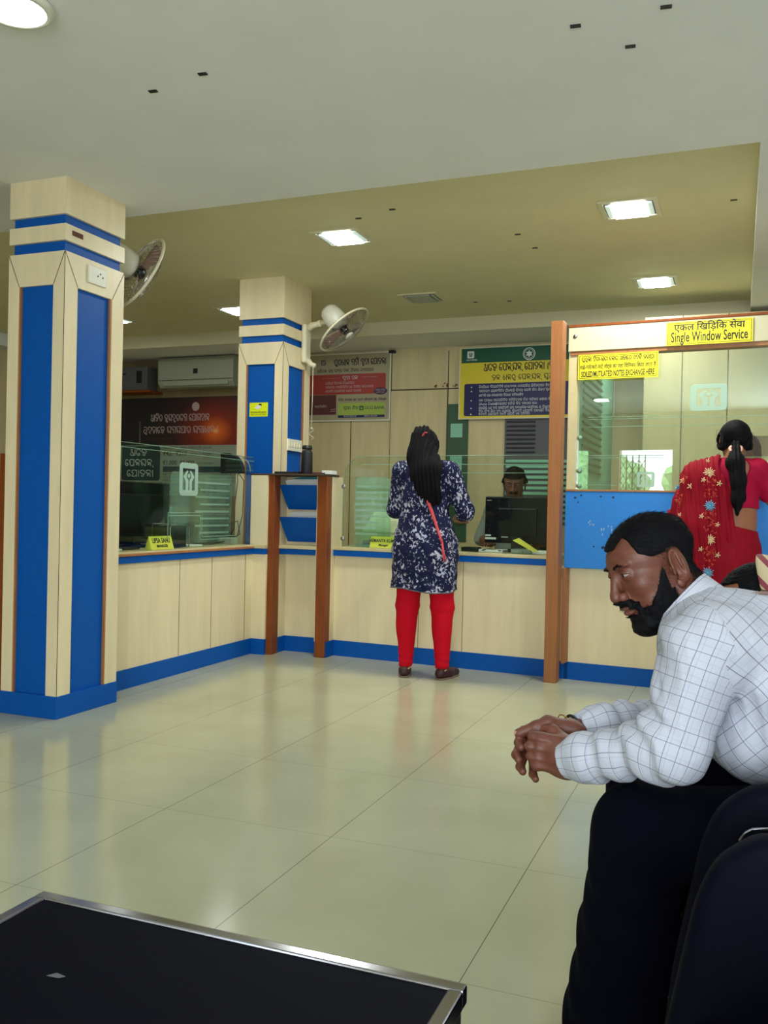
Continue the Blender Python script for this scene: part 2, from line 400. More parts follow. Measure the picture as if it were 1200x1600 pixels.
def bank_logo(parent, cx, cy, s, m, m2, z=.001, name='bank_emblem'):
    """rounded square emblem with two hands round a coin: ring square in m2 and the figure in m"""
    def rr_(q, r):
        o_ = []
        for a_, b_, a in ((q-r, -q+r, -90), (q-r, q-r, 0), (-q+r, q-r, 90), (-q+r, -q+r, 180)): o_ += arc(cx+a_, cy+b_, r, r, a, a+90, 6)
        return o_
    film = z > .5 or m2 == 'frost'
    if film:   # frosted film with the inner square cut out
        A, B = rr_(s, s*.28), rr_(s*.66, s*.02); mb = MB(); n_ = len(A)
        for i in range(n_): mb.prism([A[i], A[(i+1) % n_], B[(i+1) % n_], B[i]], (0, 0, z-.0003), (1, 0, 0), (0, 1, 0), .0003)
        base = mb.build(name, m2, parent); m = m2
    p = []; r = s*.28
    for a_, b_, a in ((s-r, -s+r, -90), (s-r, s-r, 0), (-s+r, s-r, 90), (-s+r, -s+r, 180)): p += arc(cx+a_, cy+b_, r, r, a, a+90, 6)
    if not film: mb = MB(); mb.prism(p, (0, 0, z-.0003), (1, 0, 0), (0, 1, 0), .0003); base = mb.build(name, m2, parent)
    mb = MB()
    for sg in (-1, 1):
        L = [(.05, -.66), (.34, -.66), (.34, -.12), (.58, .16), (.24, .52), (.06, .52), (.22, .28), (.24, .12), (.05, -.08)]
        q = [(cx+sg*a*s, cy+b*s) for a, b in L]
        if sg < 0: q = q[::-1]
        mb.prism(q, (0, 0, z+.0002), (1, 0, 0), (0, 1, 0), .0002)
    mb.prism(arc(cx, cy+.22*s, .13*s, .13*s, 0, 345, 14), (0, 0, z+.0002), (1, 0, 0), (0, 1, 0), .0002)
    mb.build('emblem_figure', m, base)
    return base
# ================================================================ ROOM SHELL
XL, XR, YN, YF, ZL, ZH = -7.6, 1.75, -3.0, 8.82, 2.79, 2.92
struct(MB().box((XL-.1, YN-.1, -.08), (XR+.1, YF+.2, 0)), 'floor', 'floor')
m = MB()
RX0, RX1, RY0, RY1 = -7.4, .06, 4.35, 8.1
m.box((XL, YN, ZL), (XR, RY0, ZL+.22)); m.box((RX1, RY0, ZL), (XR, YF, ZL+.22))
m.box((XL, RY1, ZL), (RX1, YF, ZL+.22)); m.box((XL, RY0, ZL), (RX0, RY1, ZL+.22))
ceil = struct(m, 'ceiling', 'ceiling')
struct(MB().box((RX0, RY0, ZH), (RX1, RY1, ZH+.09)), 'ceiling_recess', 'recess')
m = MB(); m.box((RX0, RY1-.012, ZL), (RX1, RY1, ZH)); struct(m, 'trim_1', 'soffit')
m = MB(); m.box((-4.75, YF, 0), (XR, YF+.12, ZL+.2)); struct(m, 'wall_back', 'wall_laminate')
struct(MB().box((XL, YF, 0), (-4.75, YF+.12, ZL+.2)), 'wall_back_left', 'wall_shade')
struct(MB().box((XL-.12, YN, 0), (XL, YF, ZL+.2)), 'wall_left', 'wall_laminate')
struct(MB().box((XR, YN, 0), (XR+.12, YF, ZL+.2)), 'wall_right', 'ceiling')
# wall behind the camera with the entrance openings
m = MB()
OPEN = [(-3.95, -3.72, 0, 2.18), (-3.19, -2.33, 0, 2.18), (-.9, 1.7, .7, 2.3)]
xs = [XL]
for a, b, z0, z1 in OPEN:
    m.box((xs[-1], YN-.15, 0), (a, YN, ZL+.2)); m.box((a, YN-.15, z1), (b, YN, ZL+.2))
    if z0 > 0: m.box((a, YN-.15, 0), (b, YN, z0))
    xs.append(b)
m.box((xs[-1], YN-.15, 0), (XR, YN, ZL+.2)); struct(m, 'wall_front', 'wall_laminate')
m = MB()
for k in range(5): m.box((-.9+k*.64, YN-.09, .7), (-.86+k*.64, YN-.05, 2.3))
m.box((-.9, YN-.09, 1.45), (1.7, YN-.05, 1.49)); struct(m, 'window_1', 'steel')
# street outside the entrance
struct(MB().box((-14, -22, -.12), (12, YN-.15, -.06)), 'ground', 'asphalt')
def blob_tree(c, r, label):
    t = thing('street_tree', label, 'tree', 'trees across the street')
    b = bmesh.new(); bmesh.ops.create_icosphere(b, subdivisions=4, radius=1)
    for v in b.verts:
        d = v.co.normalized(); n_ = noise.fractal(d*2.2+Vector(c), 1, 2, 4); v.co = Vector(c)+Vector((d.x*r[0], d.y*r[1], d.z*r[2]))*(1+.35*n_)
    mb = MB(); mb.add(b, smooth=False); mb.build('foliage', 'leaf', t)
    MB().cyl((c[0], c[1], -.06), (c[0], c[1], c[2]), .16, .1).build('trunk', 'wood', t)
blob_tree((-2.2, -11, 1.5), (2.0, 1.2, 1.3), 'broad green street tree opposite the entrance')
blob_tree((-6.6, -12, 1.6), (1.7, 1.2, 1.4), 'green street tree further along the road')
g = thing('collapsible_gate', 'steel lattice gate half drawn across the entrance', 'gate')
m = MB()
x0, x1 = -3.19, -2.78
for k in range(5):
    x = x0+k*(x1-x0)/4; m.box((x-.008, YN-.08, 0), (x+.008, YN-.065, 2.1))
m.build('upright_bars', 'gate', g)
m = MB()
for j in range(11):
    z = .1+j*.175
    for k in range(4):
        a, b = x0+k*(x1-x0)/4, x0+(k+1)*(x1-x0)/4
        m.tube([(a, YN-.07, z), (b, YN-.07, z+.17)], .006, 5); m.tube([(b, YN-.06, z), (a, YN-.06, z+.17)], .006, 5)
m.build('lattice_bars', 'gate', g)

# ================================================================ BACK WALL FITTINGS
yb = YF
m = MB()
for x in (-3.86, -3.41, -2.785, -1.95, -1.2): m.box((x-.004, yb-.003, 0), (x+.004, yb, 2.75))
m.box((-3.41, yb-.003, 2.355), (-2.6, yb, 2.367)); struct(m, 'trim_2', 'gap')
dr = thing('flush_door', 'plain beige flush door in the back wall behind the counter', 'door')
m = MB(); m.box((-3.40, yb-.03, .02), (-2.79, yb-.002, 2.35), .004); m.build('door_leaf', 'wall_laminate', dr)
m = MB(); m.cyl((-2.60, yb-.004, 1.02), (-2.60, yb-.05, 1.02), .012); m.ball((-2.60, yb-.06, 1.02), .035)
hd = tag(m.build('door_knob', 'steel'), 'round metal knob beside the monitor behind the counter', 'knob')
# green laminate strip with two pale papers
s = MB().box((-2.782, yb-.012, .8), (-2.56, yb-.001, 2.2), .002).build('green_wall_panel', 'strip_green')
tag(s, 'tall dark green panel beside the flush door', 'panel')
for z, l in ((1.86, 'pale paper square high on the green panel'), (1.53, 'pale paper square low on the green panel')):
    tag(MB().box((-2.745, yb-.015, z), (-2.62, yb-.0125, z+.14)).build('paper_notice', 'slat_green'), l, 'notice', 'papers on the green panel')
# louvred window right
w = thing('louvre_panel', 'grey louvred panel with dark slats below the green and yellow poster', 'louvre')
MB().box((-2.18, yb-.02, 1.0), (-1.2, yb-.002, 2.05)).build('backing', 'box_grey', w)
m = MB()
for k in range(8): m.box((-2.16, yb-.035, 1.70+k*.043), (-1.87, yb-.021, 1.715+k*.043), .003)
m.build('slats', 'black', w)
m = MB()
for k in range(12): m.box((-2.16, yb-.035, 1.02+k*.053), (-1.22, yb-.021, 1.05+k*.053), .003)
m.build('pale_slats', 'slat_green', w)['label'] = 'pale green slats'

# poster 1 (behind the fan)
def sheet(name, label, cat, T, w_, h_, m_, th=.006, frame=None, group=None):
    o = thing(name, label, cat, group, T)
    MB().box((0, 0, -th), (w_, h_, 0)).build('board', m_, o)
    if frame:
        mb = MB(); f = .012
        mb.box((-f, -f, -th), (w_+f, 0, .006)); mb.box((-f, h_, -th), (w_+f, h_+f, .006)); mb.box((-f, 0, -th), (0, h_, .006)); mb.box((w_, 0, -th), (w_+f, h_, .006))
        mb.build('frame', frame, o)
    return o
T = frameT((-4.36, yb-.02, 2.055), (1, 0, 0))
p = sheet('bank_poster', 'grey scheme poster with red panel on the wall behind the white fan', 'poster', T, .94, .70, 'poster_grey', frame='white')
odia('pa_u_ra_dha_o_na_ _ma_N_i_ _ma_u_da_o_ _e_ya_o_ja_na_o', p, .30, .585, .062, 'ink', sw=.14, width=.60)
odia('a_ka_i_ra_na_ _ka_La_h_ _sa_ma_ja_ _da_o_na_h_ _ba_i_ka_o_sa_ _sa_ma_o_ra_ya_ra', p, .10, .515, .030, 'ink', sw=.16, width=.66)
q = flat(p, 0, .275, .895, .49, 'poster_red', r=.02)
odia('ma_u_da_o_ _Ra_na', p, .40, .432, .036, 'ink_dim', z=.001, sw=.16, width=.18)
flat(p, .62, .452, .80, .4535, 'ink_dim', z=.001, name='printed_rule'); flat(p, .16, .449, .37, .4505, 'ink_dim', z=.001, name='printed_rule')
for i, (a, wd) in enumerate(((.20, .34), (.20, .56), (.20, .42))):
    small_line(p, a, .385-i*.042, .022, wd, 'ink_dim', 11+i, z=.001)
flat(p, 0, .06, .33, .272, 'poster_maroon'); small_line(p, .08, .14, .020, .14, 'ink_dim', 21, z=.001)
flat(p, .26, .095, .32, .10, 'ink_dim', z=.001, name='printed_rule'); flat(p, .265, .115, .325, .12, 'ink_dim', z=.001, name='printed_rule')
small_line(p, .355, .205, .022, .55, 'ink', 22, sw=.2)
flat(p, .355, .05, .89, .18, 'poster_lime')
odia('ya_u_ka_o_ _ba_i_ka', p, .42, .115, .028, 'green', z=.001, sw=.2, width=.17)
bank_logo(p, .625, .125, .024, 'poster_lime', 'green', z=.0012)
text('UCO BANK', p, .66, .112, .044, 'green', bold=.0006, z=.001)
flat(p, .355, .025, .89, .052, 'navy', z=.0012)
small_line(p, .42, .033, .012, .15, 'ink_white', 5, z=.0016); small_line(p, .66, .033, .012, .15, 'ink_white', 6, z=.0016)
mb = MB(); mb.prism(arc(.84, .30, .075, .038, 0, 350, 24), (0, 0, .0012), (1, 0, 0), (0, 1, 0), .0005); mb.build('purple_oval', 'purple', p)
small_line(p, .785, .303, .016, .11, 'ink_dim', 7, z=.002); small_line(p, .795, .28, .014, .09, 'ink_dim', 8, z=.002)
bank_logo(p, .17, .62, .028, 'poster_grey', 'box_grey', z=.0012)
# dark clip at the poster's corner
tag(MB().box((-3.43, yb-.05, 2.745), (-3.36, yb, 2.775), .006, Matrix.Rotation(0, 4, 'X')).build('wall_clip', 'black'), 'small black fitting at the corner of the grey poster', 'fitting')

# poster 2 (green, yellow, navy)
T = frameT((-2.645, yb-.045, 2.05), (1, 0, 0))
p = sheet('scheme_poster', 'green, yellow and navy pension scheme poster above the clerk', 'poster', T, 1.52, .70, 'poster_yellow', frame='cream')
flat(p, .01, .555, 1.52, .70, 'green')
bank_logo(p, .105, .638, .036, 'green', 'ink_white', z=.001); text('UCO BANK', p, .06, .577, .022, 'ink_white', bold=.0004)
mb = MB()
for r1, r2 in ((.062, .054), (.047, .043)):
    b = [(r1*math.cos(t_/24*6.283), r1*math.sin(t_/24*6.283)) for t_ in range(24)]; c_ = [(r2*math.cos(t_/24*6.283), r2*math.sin(t_/24*6.283)) for t_ in range(24)]
    for k in range(24):
        j = (k+1) % 24; mb.prism([b[k], b[j], c_[j], c_[k]], (.70, .625, .0005), (1, 0, 0), (0, 1, 0), .0004)
mb.prism([(.036*math.cos(t_/12*6.283)*(1 if t_ % 2 else .6), .036*math.sin(t_/12*6.283)*(1 if t_ % 2 else .6)) for t_ in range(12)], (.70, .625, .0005), (1, 0, 0), (0, 1, 0), .0004)
mb.build('round_emblem', 'ink_white', p)
odia('a_Ta_La_ _e_pa_na_h_sa_na_h_ _e_ya_o_ja_na_o_ _(_ka', p, .245, .47, .068, 'ink', sw=.13, width=.70)
odia('ja_na_ _dha_na_ra_u_ _e_pa_na_h_sa_na_h_ _sa_u_ba_i_dha_o', p, .33, .375, .05, 'ink', sw=.13, width=.68)
flat(p, .045, .02, 1.52, .345, 'navy', r=.02)
rows = [(.300, .80, 0, 1), (.258, .86, 0, 1), (.215, .45, 0, 0), (.165, .86, 0, 1), (.128, .66, 1, 0), (.088, .86, 0, 1), (.055, .8, 0, 0), (.028, .52, 0, 1)]
for i, (y, wd, ad, bul) in enumerate(rows):
    if ad:
        text('(Auto Debit)', p, .20, y, .036, 'ink_white', z=.001); small_line(p, .37, y, .022, .42, 'ink_white', 60+i, z=.001)
    else: small_line(p, .20, y, .022, wd, 'ink_white', 40+i, z=.001)
    if bul: mb = MB(); mb.prism(arc(.12, y+.01, .007, .007, 0, 330, 11), (0, 0, .0006), (1, 0, 0), (0, 1, 0), .0005); mb.build('bullet', 'ink_white', p)
# ants-like brown marks above the door
m = MB()
for x in (-2.93, -2.90, -2.83, -2.81, -2.79, -2.72, -2.70):
    for k in range(3):
        dx, dz = random.uniform(-.02, .02), random.uniform(-.012, .03); m.box((x+dx, yb-.004, 2.385+dz), (x+dx+.012, yb-.001, 2.395+dz))
tag(m.build('wall_stain', 'brown_mark'), 'row of small brown marks on the wall above the flush door', 'stain', kind='stuff')

# dark banner on the left
def sunset():
    mm = mat('sunset_print', srgb(14, 12, 24), .35); t = NT(mm); c = t.n('ShaderNodeTexCoord'); s = t.n('ShaderNodeSeparateXYZ'); t.l(c.outputs['Object'], s.inputs[0])
    dx = t.math('SUBTRACT', s.outputs[0], 1.30); dy = t.math('SUBTRACT', s.outputs[1], .74)
    d = t.math('SQRT', t.math('ADD', t.math('MULTIPLY', dx, dx), t.math('MULTIPLY', t.math('MULTIPLY', dy, dy), 1.6)))
    t.l(t.ramp(d, (0, srgb(255, 190, 90)), (.05, srgb(235, 110, 40)), (.22, srgb(140, 40, 22)), (.55, srgb(46, 16, 28)), (.85, srgb(14, 12, 24))), t.b.inputs['Base Color']); return mm
M['sunset'] = sunset()
T = frameT((-6.82, yb-.02, 1.22), (1, 0, 0))
p = sheet('pension_banner', 'large dark banner with orange sunset and pale lettering on the left back wall', 'banner', T, 1.75, 1.13, 'poster_pale')
flat(p, 0, .58, 1.75, 1.13, 'sunset', name='sunset_print')
odia('A_ja_i_ra_ _ka_u_sa_da_u_ra_ta_ma_ _e_ya_o_ga_da_o_na'.replace('ta', 'Ta'), p, .42, .86, .075, 'ink_dim', sw=.11, width=.80)
odia('ba_u_da_ka_o_e_La_ _sa_ma_sa_ya_o_ra_ _sa_ma_o_dha_o_na_ _!', p, .32, .72, .075, 'ink_dim', sw=.11, width=1.02)
small_line(p, .36, .645, .026, .62, 'poster_maroon', 91, z=.001)
mb = MB(); mb.prism(arc(1.03, 1.02, .05, .05, 0, 350, 20), (0, 0, .0008), (1, 0, 0), (0, 1, 0), .0004); mb.build('round_seal', 'ink_dim', p)
mb = MB(); mb.prism([(.26, .60), (.285, .60), (.275, .86), (.262, .86)], (0, 0, .0008), (1, 0, 0), (0, 1, 0), .0004); mb.build('pale_figure', 'box_grey', p)
flat(p, .02, .17, .56, .57, 'poster_teal', r=.03)
odia('a_Ta_La', p, .14, .46, .075, 'ink_white', sw=.12, width=.24, z=.001); odia('e_pa_na_sa_na_h', p, .07, .34, .075, 'ink_white', sw=.12, width=.40, z=.001)
odia('e_ya_o_ja_na_o', p, .10, .215, .075, 'ink_white', sw=.12, width=.38, z=.001)
text('₹42,  ₹210', p, .60, .46, .075, 'ink', bold=.001); small_line(p, .95, .465, .022, .3, 'ink', 95); small_line(p, .60, .54, .022, .66, 'ink', 94)
text('₹1,000  ₹5,000', p, .60, .355, .07, 'ink', bold=.001); small_line(p, 1.06, .36, .02, .22, 'ink', 96)
flat(p, .60, .27, 1.75, .335, 'poster_teal')
for i in range(3): small_line(p, .60, .235-i*.035, .02, 1.1, 'ink', 97+i)
small_line(p, .02, .115, .03, 1.5, 'ink', 101); odia('ya_u_ka_o_ _ba_i_ka', p, .32, .04, .05, 'ink', sw=.16, width=.4); text('UCO BANK', p, .95, .04, .075, 'ink', bold=.001)

# air conditioner
ac = thing('air_conditioner', 'off white split air conditioner on the back wall above the dark banner', 'air conditioner')
prof = [(0, 0), (.17, 0), (.215, .05), (.22, .30), (.19, .335), (0, .335)]
MB().prism([(b_, a_) for a_, b_ in [(p_[1], p_[0]) for p_ in prof]], (-6.17, yb, 2.44), (0, -1, 0), (0, 0, 1), -.98).build('body', 'ac', ac)
MB().box((-6.16, yb-.223, 2.515), (-5.2, yb-.216, 2.52)).build('flap_groove', 'gap', ac)
MB().box((-6.10, yb-.222, 2.455), (-5.25, yb-.2, 2.50), .004).build('louvre_flap', 'ac', ac)
MB().box((-5.70, yb-.224, 2.585), (-5.645, yb-.219, 2.64)).build('display', 'black', ac)
bx = thing('stabiliser_box', 'grey voltage box on a wall shelf left of the air conditioner', 'box')
MB().box((-6.74, yb-.22, 2.42), (-6.32, yb-.02, 2.69), .01).build('casing', 'box_grey', bx)
MB().box((-6.46, yb-.225, 2.50), (-6.39, yb-.22, 2.64)).build('meter', 'black', bx)
MB().ball((-6.64, yb-.222, 2.61), (.03, .006, .012)).build('badge', 'black', bx)
tag(MB().box((-7.3, yb-.26, 2.39), (-6.25, yb, 2.415), .003).build('wall_shelf', 'wood'), 'narrow dark wall shelf under the voltage box', 'shelf')
# leaning strips: conduit on the ceiling corner
# ================================================================ CEILING LIGHTS
def square_light(x, y, label, on=True, pw=1.0):
    t = thing('ceiling_light', label, 'ceiling light', 'square recessed lights', Matrix.Translation((x, y, ZH)))
    m = MB()
    for a in ((-.17, -.17, .17, -.135), (-.17, .135, .17, .17), (-.17, -.135, -.14, .135), (.14, -.135, .17, .135)): m.box((a[0], a[1], -.010), (a[2], a[3], 0), .002)
    m.build('frame', 'cream', t)
    m = MB(); m.box((-.095, -.125, -.018), (.095, .125, -.002), .002); m.build('diffuser', 'lamp' if on else 'lamp_off', t)
    for sx in (-1, 1):
        MB().box((sx*.118-.014, -.105, -.014), (sx*.118+.014, .105, -.002), .002).build('side_strip', 'lamp_side' if on else 'lamp_off', t)
    m = MB(); m.box((-.14, -.135, -.004), (.14, .135, -.0005)); m.build('recess_plate', 'box_grey', t)
    if on: area('lamp_glow', (0, 0, -.03), .19, LIGHT_Y*pw, (.96, 1, .93), sy=.25, parent=t)
    return t
square_light(-2.48, 5.47, 'lit square ceiling light near the middle, between the two columns and the booth lights', True, .85)
square_light(-.63, 5.47, 'lit square ceiling light at upper right, the nearer of the two there')
square_light(-.63, 7.25, 'lit square ceiling light at upper right, the farther of the two there', True, .7)
square_light(-2.53, 7.25, 'unlit square ceiling light above the green and yellow poster', False)
square_light(-4.33, 5.47, 'lit square ceiling light showing through the fan on the near column', True, .1)
square_light(-4.33, 7.25, 'lit square ceiling light half hidden behind the middle column', True, .04)
square_light(-5.75, 7.25, 'lit square ceiling light just right of the near column', True, .04)
def round_light(x, y, label, pw=1.0):
    t = thing('round_ceiling_light', label, 'ceiling light', None, Matrix.Translation((x, y, ZL)))
    MB().lathe([(0, 0), (.125, 0), (.13, -.012), (.122, -.024), (.105, -.026), (.105, -.02), (0, -.02)]).build('rim', 'white', t)
    MB().lathe([(0, -.032), (.06, -.031), (.098, -.026), (.100, -.021), (0, -.021)]).build('diffuser', 'lamp_n', t)
    area('lamp_glow', (0, 0, -.045), .18, LIGHT_N*pw, (.86, .93, 1), parent=t)
round_light(-2.30, 2.36, 'round lit ceiling light in the top left corner')
round_light(.55, 3.9, 'added round ceiling light, unseen at right, brightening the right counter and booth', 4.0)  # unseen lamp added to brighten the right counter and booth front
round_light(-.3, -.6, 'round lit ceiling light behind the camera')
round_light(-2.9, -.9, 'round lit ceiling light behind the camera near the entrance')
# small dark slots in the ceiling
def slot(x, y, z, a, lab):
    m = MB(Matrix.Translation((x, y, z)) @ Matrix.Rotation(a, 4, 'Z')); m.box((-.018, -.009, -.004), (.018, .009, .001)); tag(m.build('ceiling_hook', 'black'), lab, 'ceiling hook', 'dark slots in the ceiling')
for x, y, l in ((-2.239, 3.049, 'left of the pair near the round light'), (-1.966, 2.989, 'right of the pair near the round light'), (-.554, 3.112, 'leftmost of three at the top right'), (-.393, 3.312, 'lowest of three at the top right'), (-.255, 3.091, 'topmost of three at the top right')):
    slot(x, y, ZL, .1, 'small dark slot in the near ceiling, '+l)
for x, y, l in ((-2.233, 5.15, 'just above the middle square light'), (-1.973, 5.057, 'right above the middle square light'), (-1.369, 5.762, 'farther one between the two rows of lights'), (-1.326, 6.091, 'right of centre behind its neighbour'), (-2.148, 7.531, 'near the back soffit, left one'), (-1.858, 7.566, 'near the back soffit, right one'), (-.06, 5.5, 'by the right edge of the recess')):
    slot(x, y, ZH, .1, 'small dark slot in the recessed ceiling, '+l)

# ================================================================ COLUMNS
def column(name, label, x0, x1, y0, y1, ztop, side_mark):
    c = thing(name, label, 'column', None)
    g = .018
    zb = (0, .117)
    MB().box((x0-.004, y0-.004, 0), (x1+.004, y1+.004, .117), .002).build('plinth', 'blue', c)
    MB().box((x0+g, y0+g, .117), (x1-g, y1-g, ztop)).build('blue_core', 'blue', c)
    MB().box((x0, y0, 2.60), (x1, y1, ztop)).build('top_cladding', 'laminate', c)
    MB().box((x0, y0, 2.465), (x1, y1, 2.55)).build('middle_cladding', 'laminate', c)
    zt, zp = 2.41, 2.24
    w = x1-x0; d = y1-y0; sx, sy = .072, .10
    t = .016
    m = MB()   # front and side cladding, open over the blue panels
    for (o, e, L, s) in (((x0, y0), (1, 0), w, sx), ((x1, y0), (0, 1), d, sy), ((x1, y1), (-1, 0), w, sx), ((x0, y1), (0, -1), d, sy)):
        e3 = Vector((e[0], e[1], 0)); n3 = Vector((0, 0, 1)).cross(e3)   # inward
        O = Vector((o[0], o[1], 0))
        u0_, u1_ = (0, L) if e[1] == 0 else (t, L-t)
        for poly in ([(u0_, .117), (s, .117), (s, zp), (u0_, zt-(u0_/s)*(zt-zp))], [(L-s, .117), (u1_, .117), (u1_, zt-(u0_/s)*(zt-zp)), (L-s, zp)], [(u0_, zt), (u0_, zt-(u0_/s)*(zt-zp)), (s, zp), (L-s, zp), (u1_, zt-(u0_/s)*(zt-zp)), (u1_, zt)]):
            m.prism(poly, O+n3*0, e3, (0, 0, 1), -t)
    m.build('cladding_frame', 'laminate', c)
    m = MB()   # mitre joints and corner seams
    for (o, e, L, s) in (((x0, y0), (1, 0), w, sx), ((x1, y0), (0, 1), d, sy)):
        e3 = Vector((e[0], e[1], 0)); n3 = Vector((0, 0, 1)).cross(e3); O = Vector((o[0], o[1], 0))-n3*.0008
        for a, b in (((0, zt), (s, zp)), ((L, zt), (L-s, zp))):
            q = Vector((b[0]-a[0], b[1]-a[1])).normalized(); nn = Vector((-q.y, q.x))*.0017
            m.prism([(a[0]-nn.x, a[1]-nn.y), (b[0]-nn.x, b[1]-nn.y), (b[0]+nn.x, b[1]+nn.y), (a[0]+nn.x, a[1]+nn.y)], O, e3, (0, 0, 1), -.001)
    m.tube([(x1+.0002, y0-.0002, .117), (x1+.0002, y0-.0002, zt)], .0016, 6)
    m.build('mitre_joints', 'gap', c)
    m = MB()
    m.box((x1-.016, y0+d-sy-.012, .117), (x1-.002, y0+d-sy, zp)); m.box((x0+sx, y0+.002, .117), (x0+sx+.010, y0+.016, zp))
    m.build('panel_reveal', 'wood_light', c)
    return c
c1 = column('clad_column', 'near square column at left, beige cladding with blue panels and a white socket', -3.605, -3.237, 3.70, 4.178, ZL, 1)
MB().box((-3.237, 3.872, 2.287), (-3.228, 4.018, 2.383), .004).build('socket_plate', 'white', c1)
m = MB()
for a, b in ((-.02, .01), (.0, .025), (.02, .01)): m.cyl((-3.229, 3.965+a, 2.325+b), (-3.2265, 3.965+a, 2.325+b), .005, n=8)
m.build('socket_holes', 'black', c1)
MB().box((-3.237, 3.75, 2.50), (-3.234, 3.83, 2.525)).build('brown_patch', 'brown_mark', c1)
c2 = column('clad_column', 'middle square column behind the counter corner, beige cladding with yellow sticker on blue', -3.735, -3.335, 6.27, 6.75, ZH, 1)
sw = thing('switch_board', 'white switch board on the blue side of the middle column', 'switch')
MB().box((-3.353, 6.37, 1.565), (-3.328, 6.62, 1.66), .004).build('plate', 'white', sw)
for k in range(5): MB().box((-3.329, 6.385+k*.045, 1.595), (-3.322, 6.41+k*.045, 1.635), .003).build('rocker', 'cream', sw)
T = frameT((-3.635, 6.287, 1.828), (1, 0, 0)); st = sheet('notice_sticker', 'bright yellow sticker on the blue front of the middle column', 'sticker', T, .165, .11, 'sticker_yellow', th=.001)
mb = MB(); mb.prism([(.045, .07), (.085, .055), (.105, .075), (.10, .095), (.06, .085)], (0, 0, .0006), (1, 0, 0), (0, 1, 0), .0003); mb.build('pale_envelope_print', 'paper', st)
mb = MB(); mb.prism([(.08, .092), (.11, .086), (.108, .10), (.09, .102)], (0, 0, .0011), (1, 0, 0), (0, 1, 0), .0003); mb.build('print_mark', 'ink', st)
small_line(st, .012, .028, .012, .14, 'ink', 3); small_line(st, .012, .01, .010, .14, 'ink', 4)

# wall fans
def fan(T, mount, label, cord=None):
    t = thing('wall_fan', label, 'fan', None)
    R = .235
    def P(v): return T @ Vector(v)
    m = MB(T); m.lathe([(0, -.235), (.05, -.232), (.074, -.205), (.085, -.15), (.088, -.07), (.065, -.045), (0, -.045)]); m.build('motor_housing', 'white', t)
    m = MB(T)
    for k in range(40):
        a = k*math.pi/20
        m.tube([(.05*math.cos(a), .05*math.sin(a), -.045), (.15*math.cos(a), .15*math.sin(a), -.05), (R*math.cos(a), R*math.sin(a), 0)], .0013, 4)
    m.build('rear_cage', 'steel', t)
    m = MB(T)
    for k in range(40):
        a = k*math.pi/20
        m.tube([(.04*math.cos(a), .04*math.sin(a), .065), (.14*math.cos(a), .14*math.sin(a), .055), (R*math.cos(a), R*math.sin(a), 0.004)], .0013, 4)
    m.tube([(.13*math.cos(a*math.pi/18), .13*math.sin(a*math.pi/18), .057) for a in range(36)], .0015, 4, True)
    m.build('front_cage', 'steel', t)
    MB(T).tube([(R*math.cos(a*math.pi/24), R*math.sin(a*math.pi/24), 0) for a in range(48)], .009, 8, True).build('rim', 'cream', t)
    MB(T).lathe([(0, .072), (.035, .07), (.042, .06), (0, .058)]).build('cage_badge', 'white', t)
    MB(T).lathe([(0, .03), (.03, .028), (.036, 0), (.036, -.02), (0, -.02)]).build('hub', 'black', t)
    for k in range(3):
        b = bmesh.new(); Lr = [.035+.165*i/7 for i in range(8)]; rows = []
        for i, r in enumerate(Lr):
            wd = .5+.28*math.sin(i/7*2.4); row = []
            for j in range(6):
                a = k*2.094+(-.5+j/5)*wd*(1.3 if i < 2 else 1)+i*.03; row.append(b.verts.new((r*math.cos(a), r*math.sin(a), (j/5-.5)*.035)))
            rows.append(row)
        for A, B in zip(rows, rows[1:]):
            for j in range(5): b.faces.new((A[j], A[j+1], B[j+1], B[j]))
        b.normal_update(); g = bmesh.ops.solidify(b, geom=b.faces[:], thickness=.003)
        m = MB(T); m.add(b, smooth=True); m.build('blade', mat('fan_blade', srgb(150, 120, 105), .4), t)
    neck = P((0, 0, -.12)); mp, mn = Vector(mount[0]), Vector(mount[1])
    j = mp+mn*.12+Vector((0, 0, .16))
    m = MB(); m.box((mp.x-.02, mp.y-.055, mp.z-.16), (mp.x+.025, mp.y+.055, mp.z+.16), .02) if abs(mn.x) > .5 else m.box((mp.x-.055, mp.y-.02, mp.z-.16), (mp.x+.055, mp.y+.025, mp.z+.16), .02)
    m.tube([mp+Vector((0, 0, .12))+mn*.02, mp+Vector((0, 0, .15))+mn*.06, j], [.03, .028, .022], 10)
    m.tube([mp+Vector((0, 0, -.13))+mn*.02, mp+Vector((0, 0, -.17))+mn*.05, mp+Vector((0, 0, -.18))+mn*.09], [.026, .024, .018], 10)
    m.build('bracket', 'cream', t)
    m = MB(); m.tube([j, (j+neck)/2+Vector((0, 0, .0)), neck], [.022, .026, .03], 10); m.ball(j, .028); m.build('neck_joint', 'cream', t)
    if cord:
        m = MB(); m.tube(cord, .0032, 6); e = cord[-1]; m.ball(e, .01)
        m.tube([Vector(e)+Vector((.02*math.sin(a*.9), 0, -.018*a*.5)) for a in range(12)], .003, 6); m.build('pull_cord', 'rope', t)
    return t
nrm = (rgt*.60-upv*.74-fwd*.17).normalized(); ctr = Vector((-2.965, 6.6, 2.545))
ax = nrm.orthogonal().normalized(); ay = nrm.cross(ax)
T = Matrix(((ax.x, ay.x, nrm.x, ctr.x), (ax.y, ay.y, nrm.y, ctr.y), (ax.z, ay.z, nrm.z, ctr.z), (0, 0, 0, 1)))
fan(T, ((-3.315, 6.62, 2.45), (1, 0, 0)), 'white wall fan tilted downwards on the middle column', [(-3.235, 6.60, 2.27), (-3.235, 6.6, 2.0), (-3.24, 6.6, 1.76)])
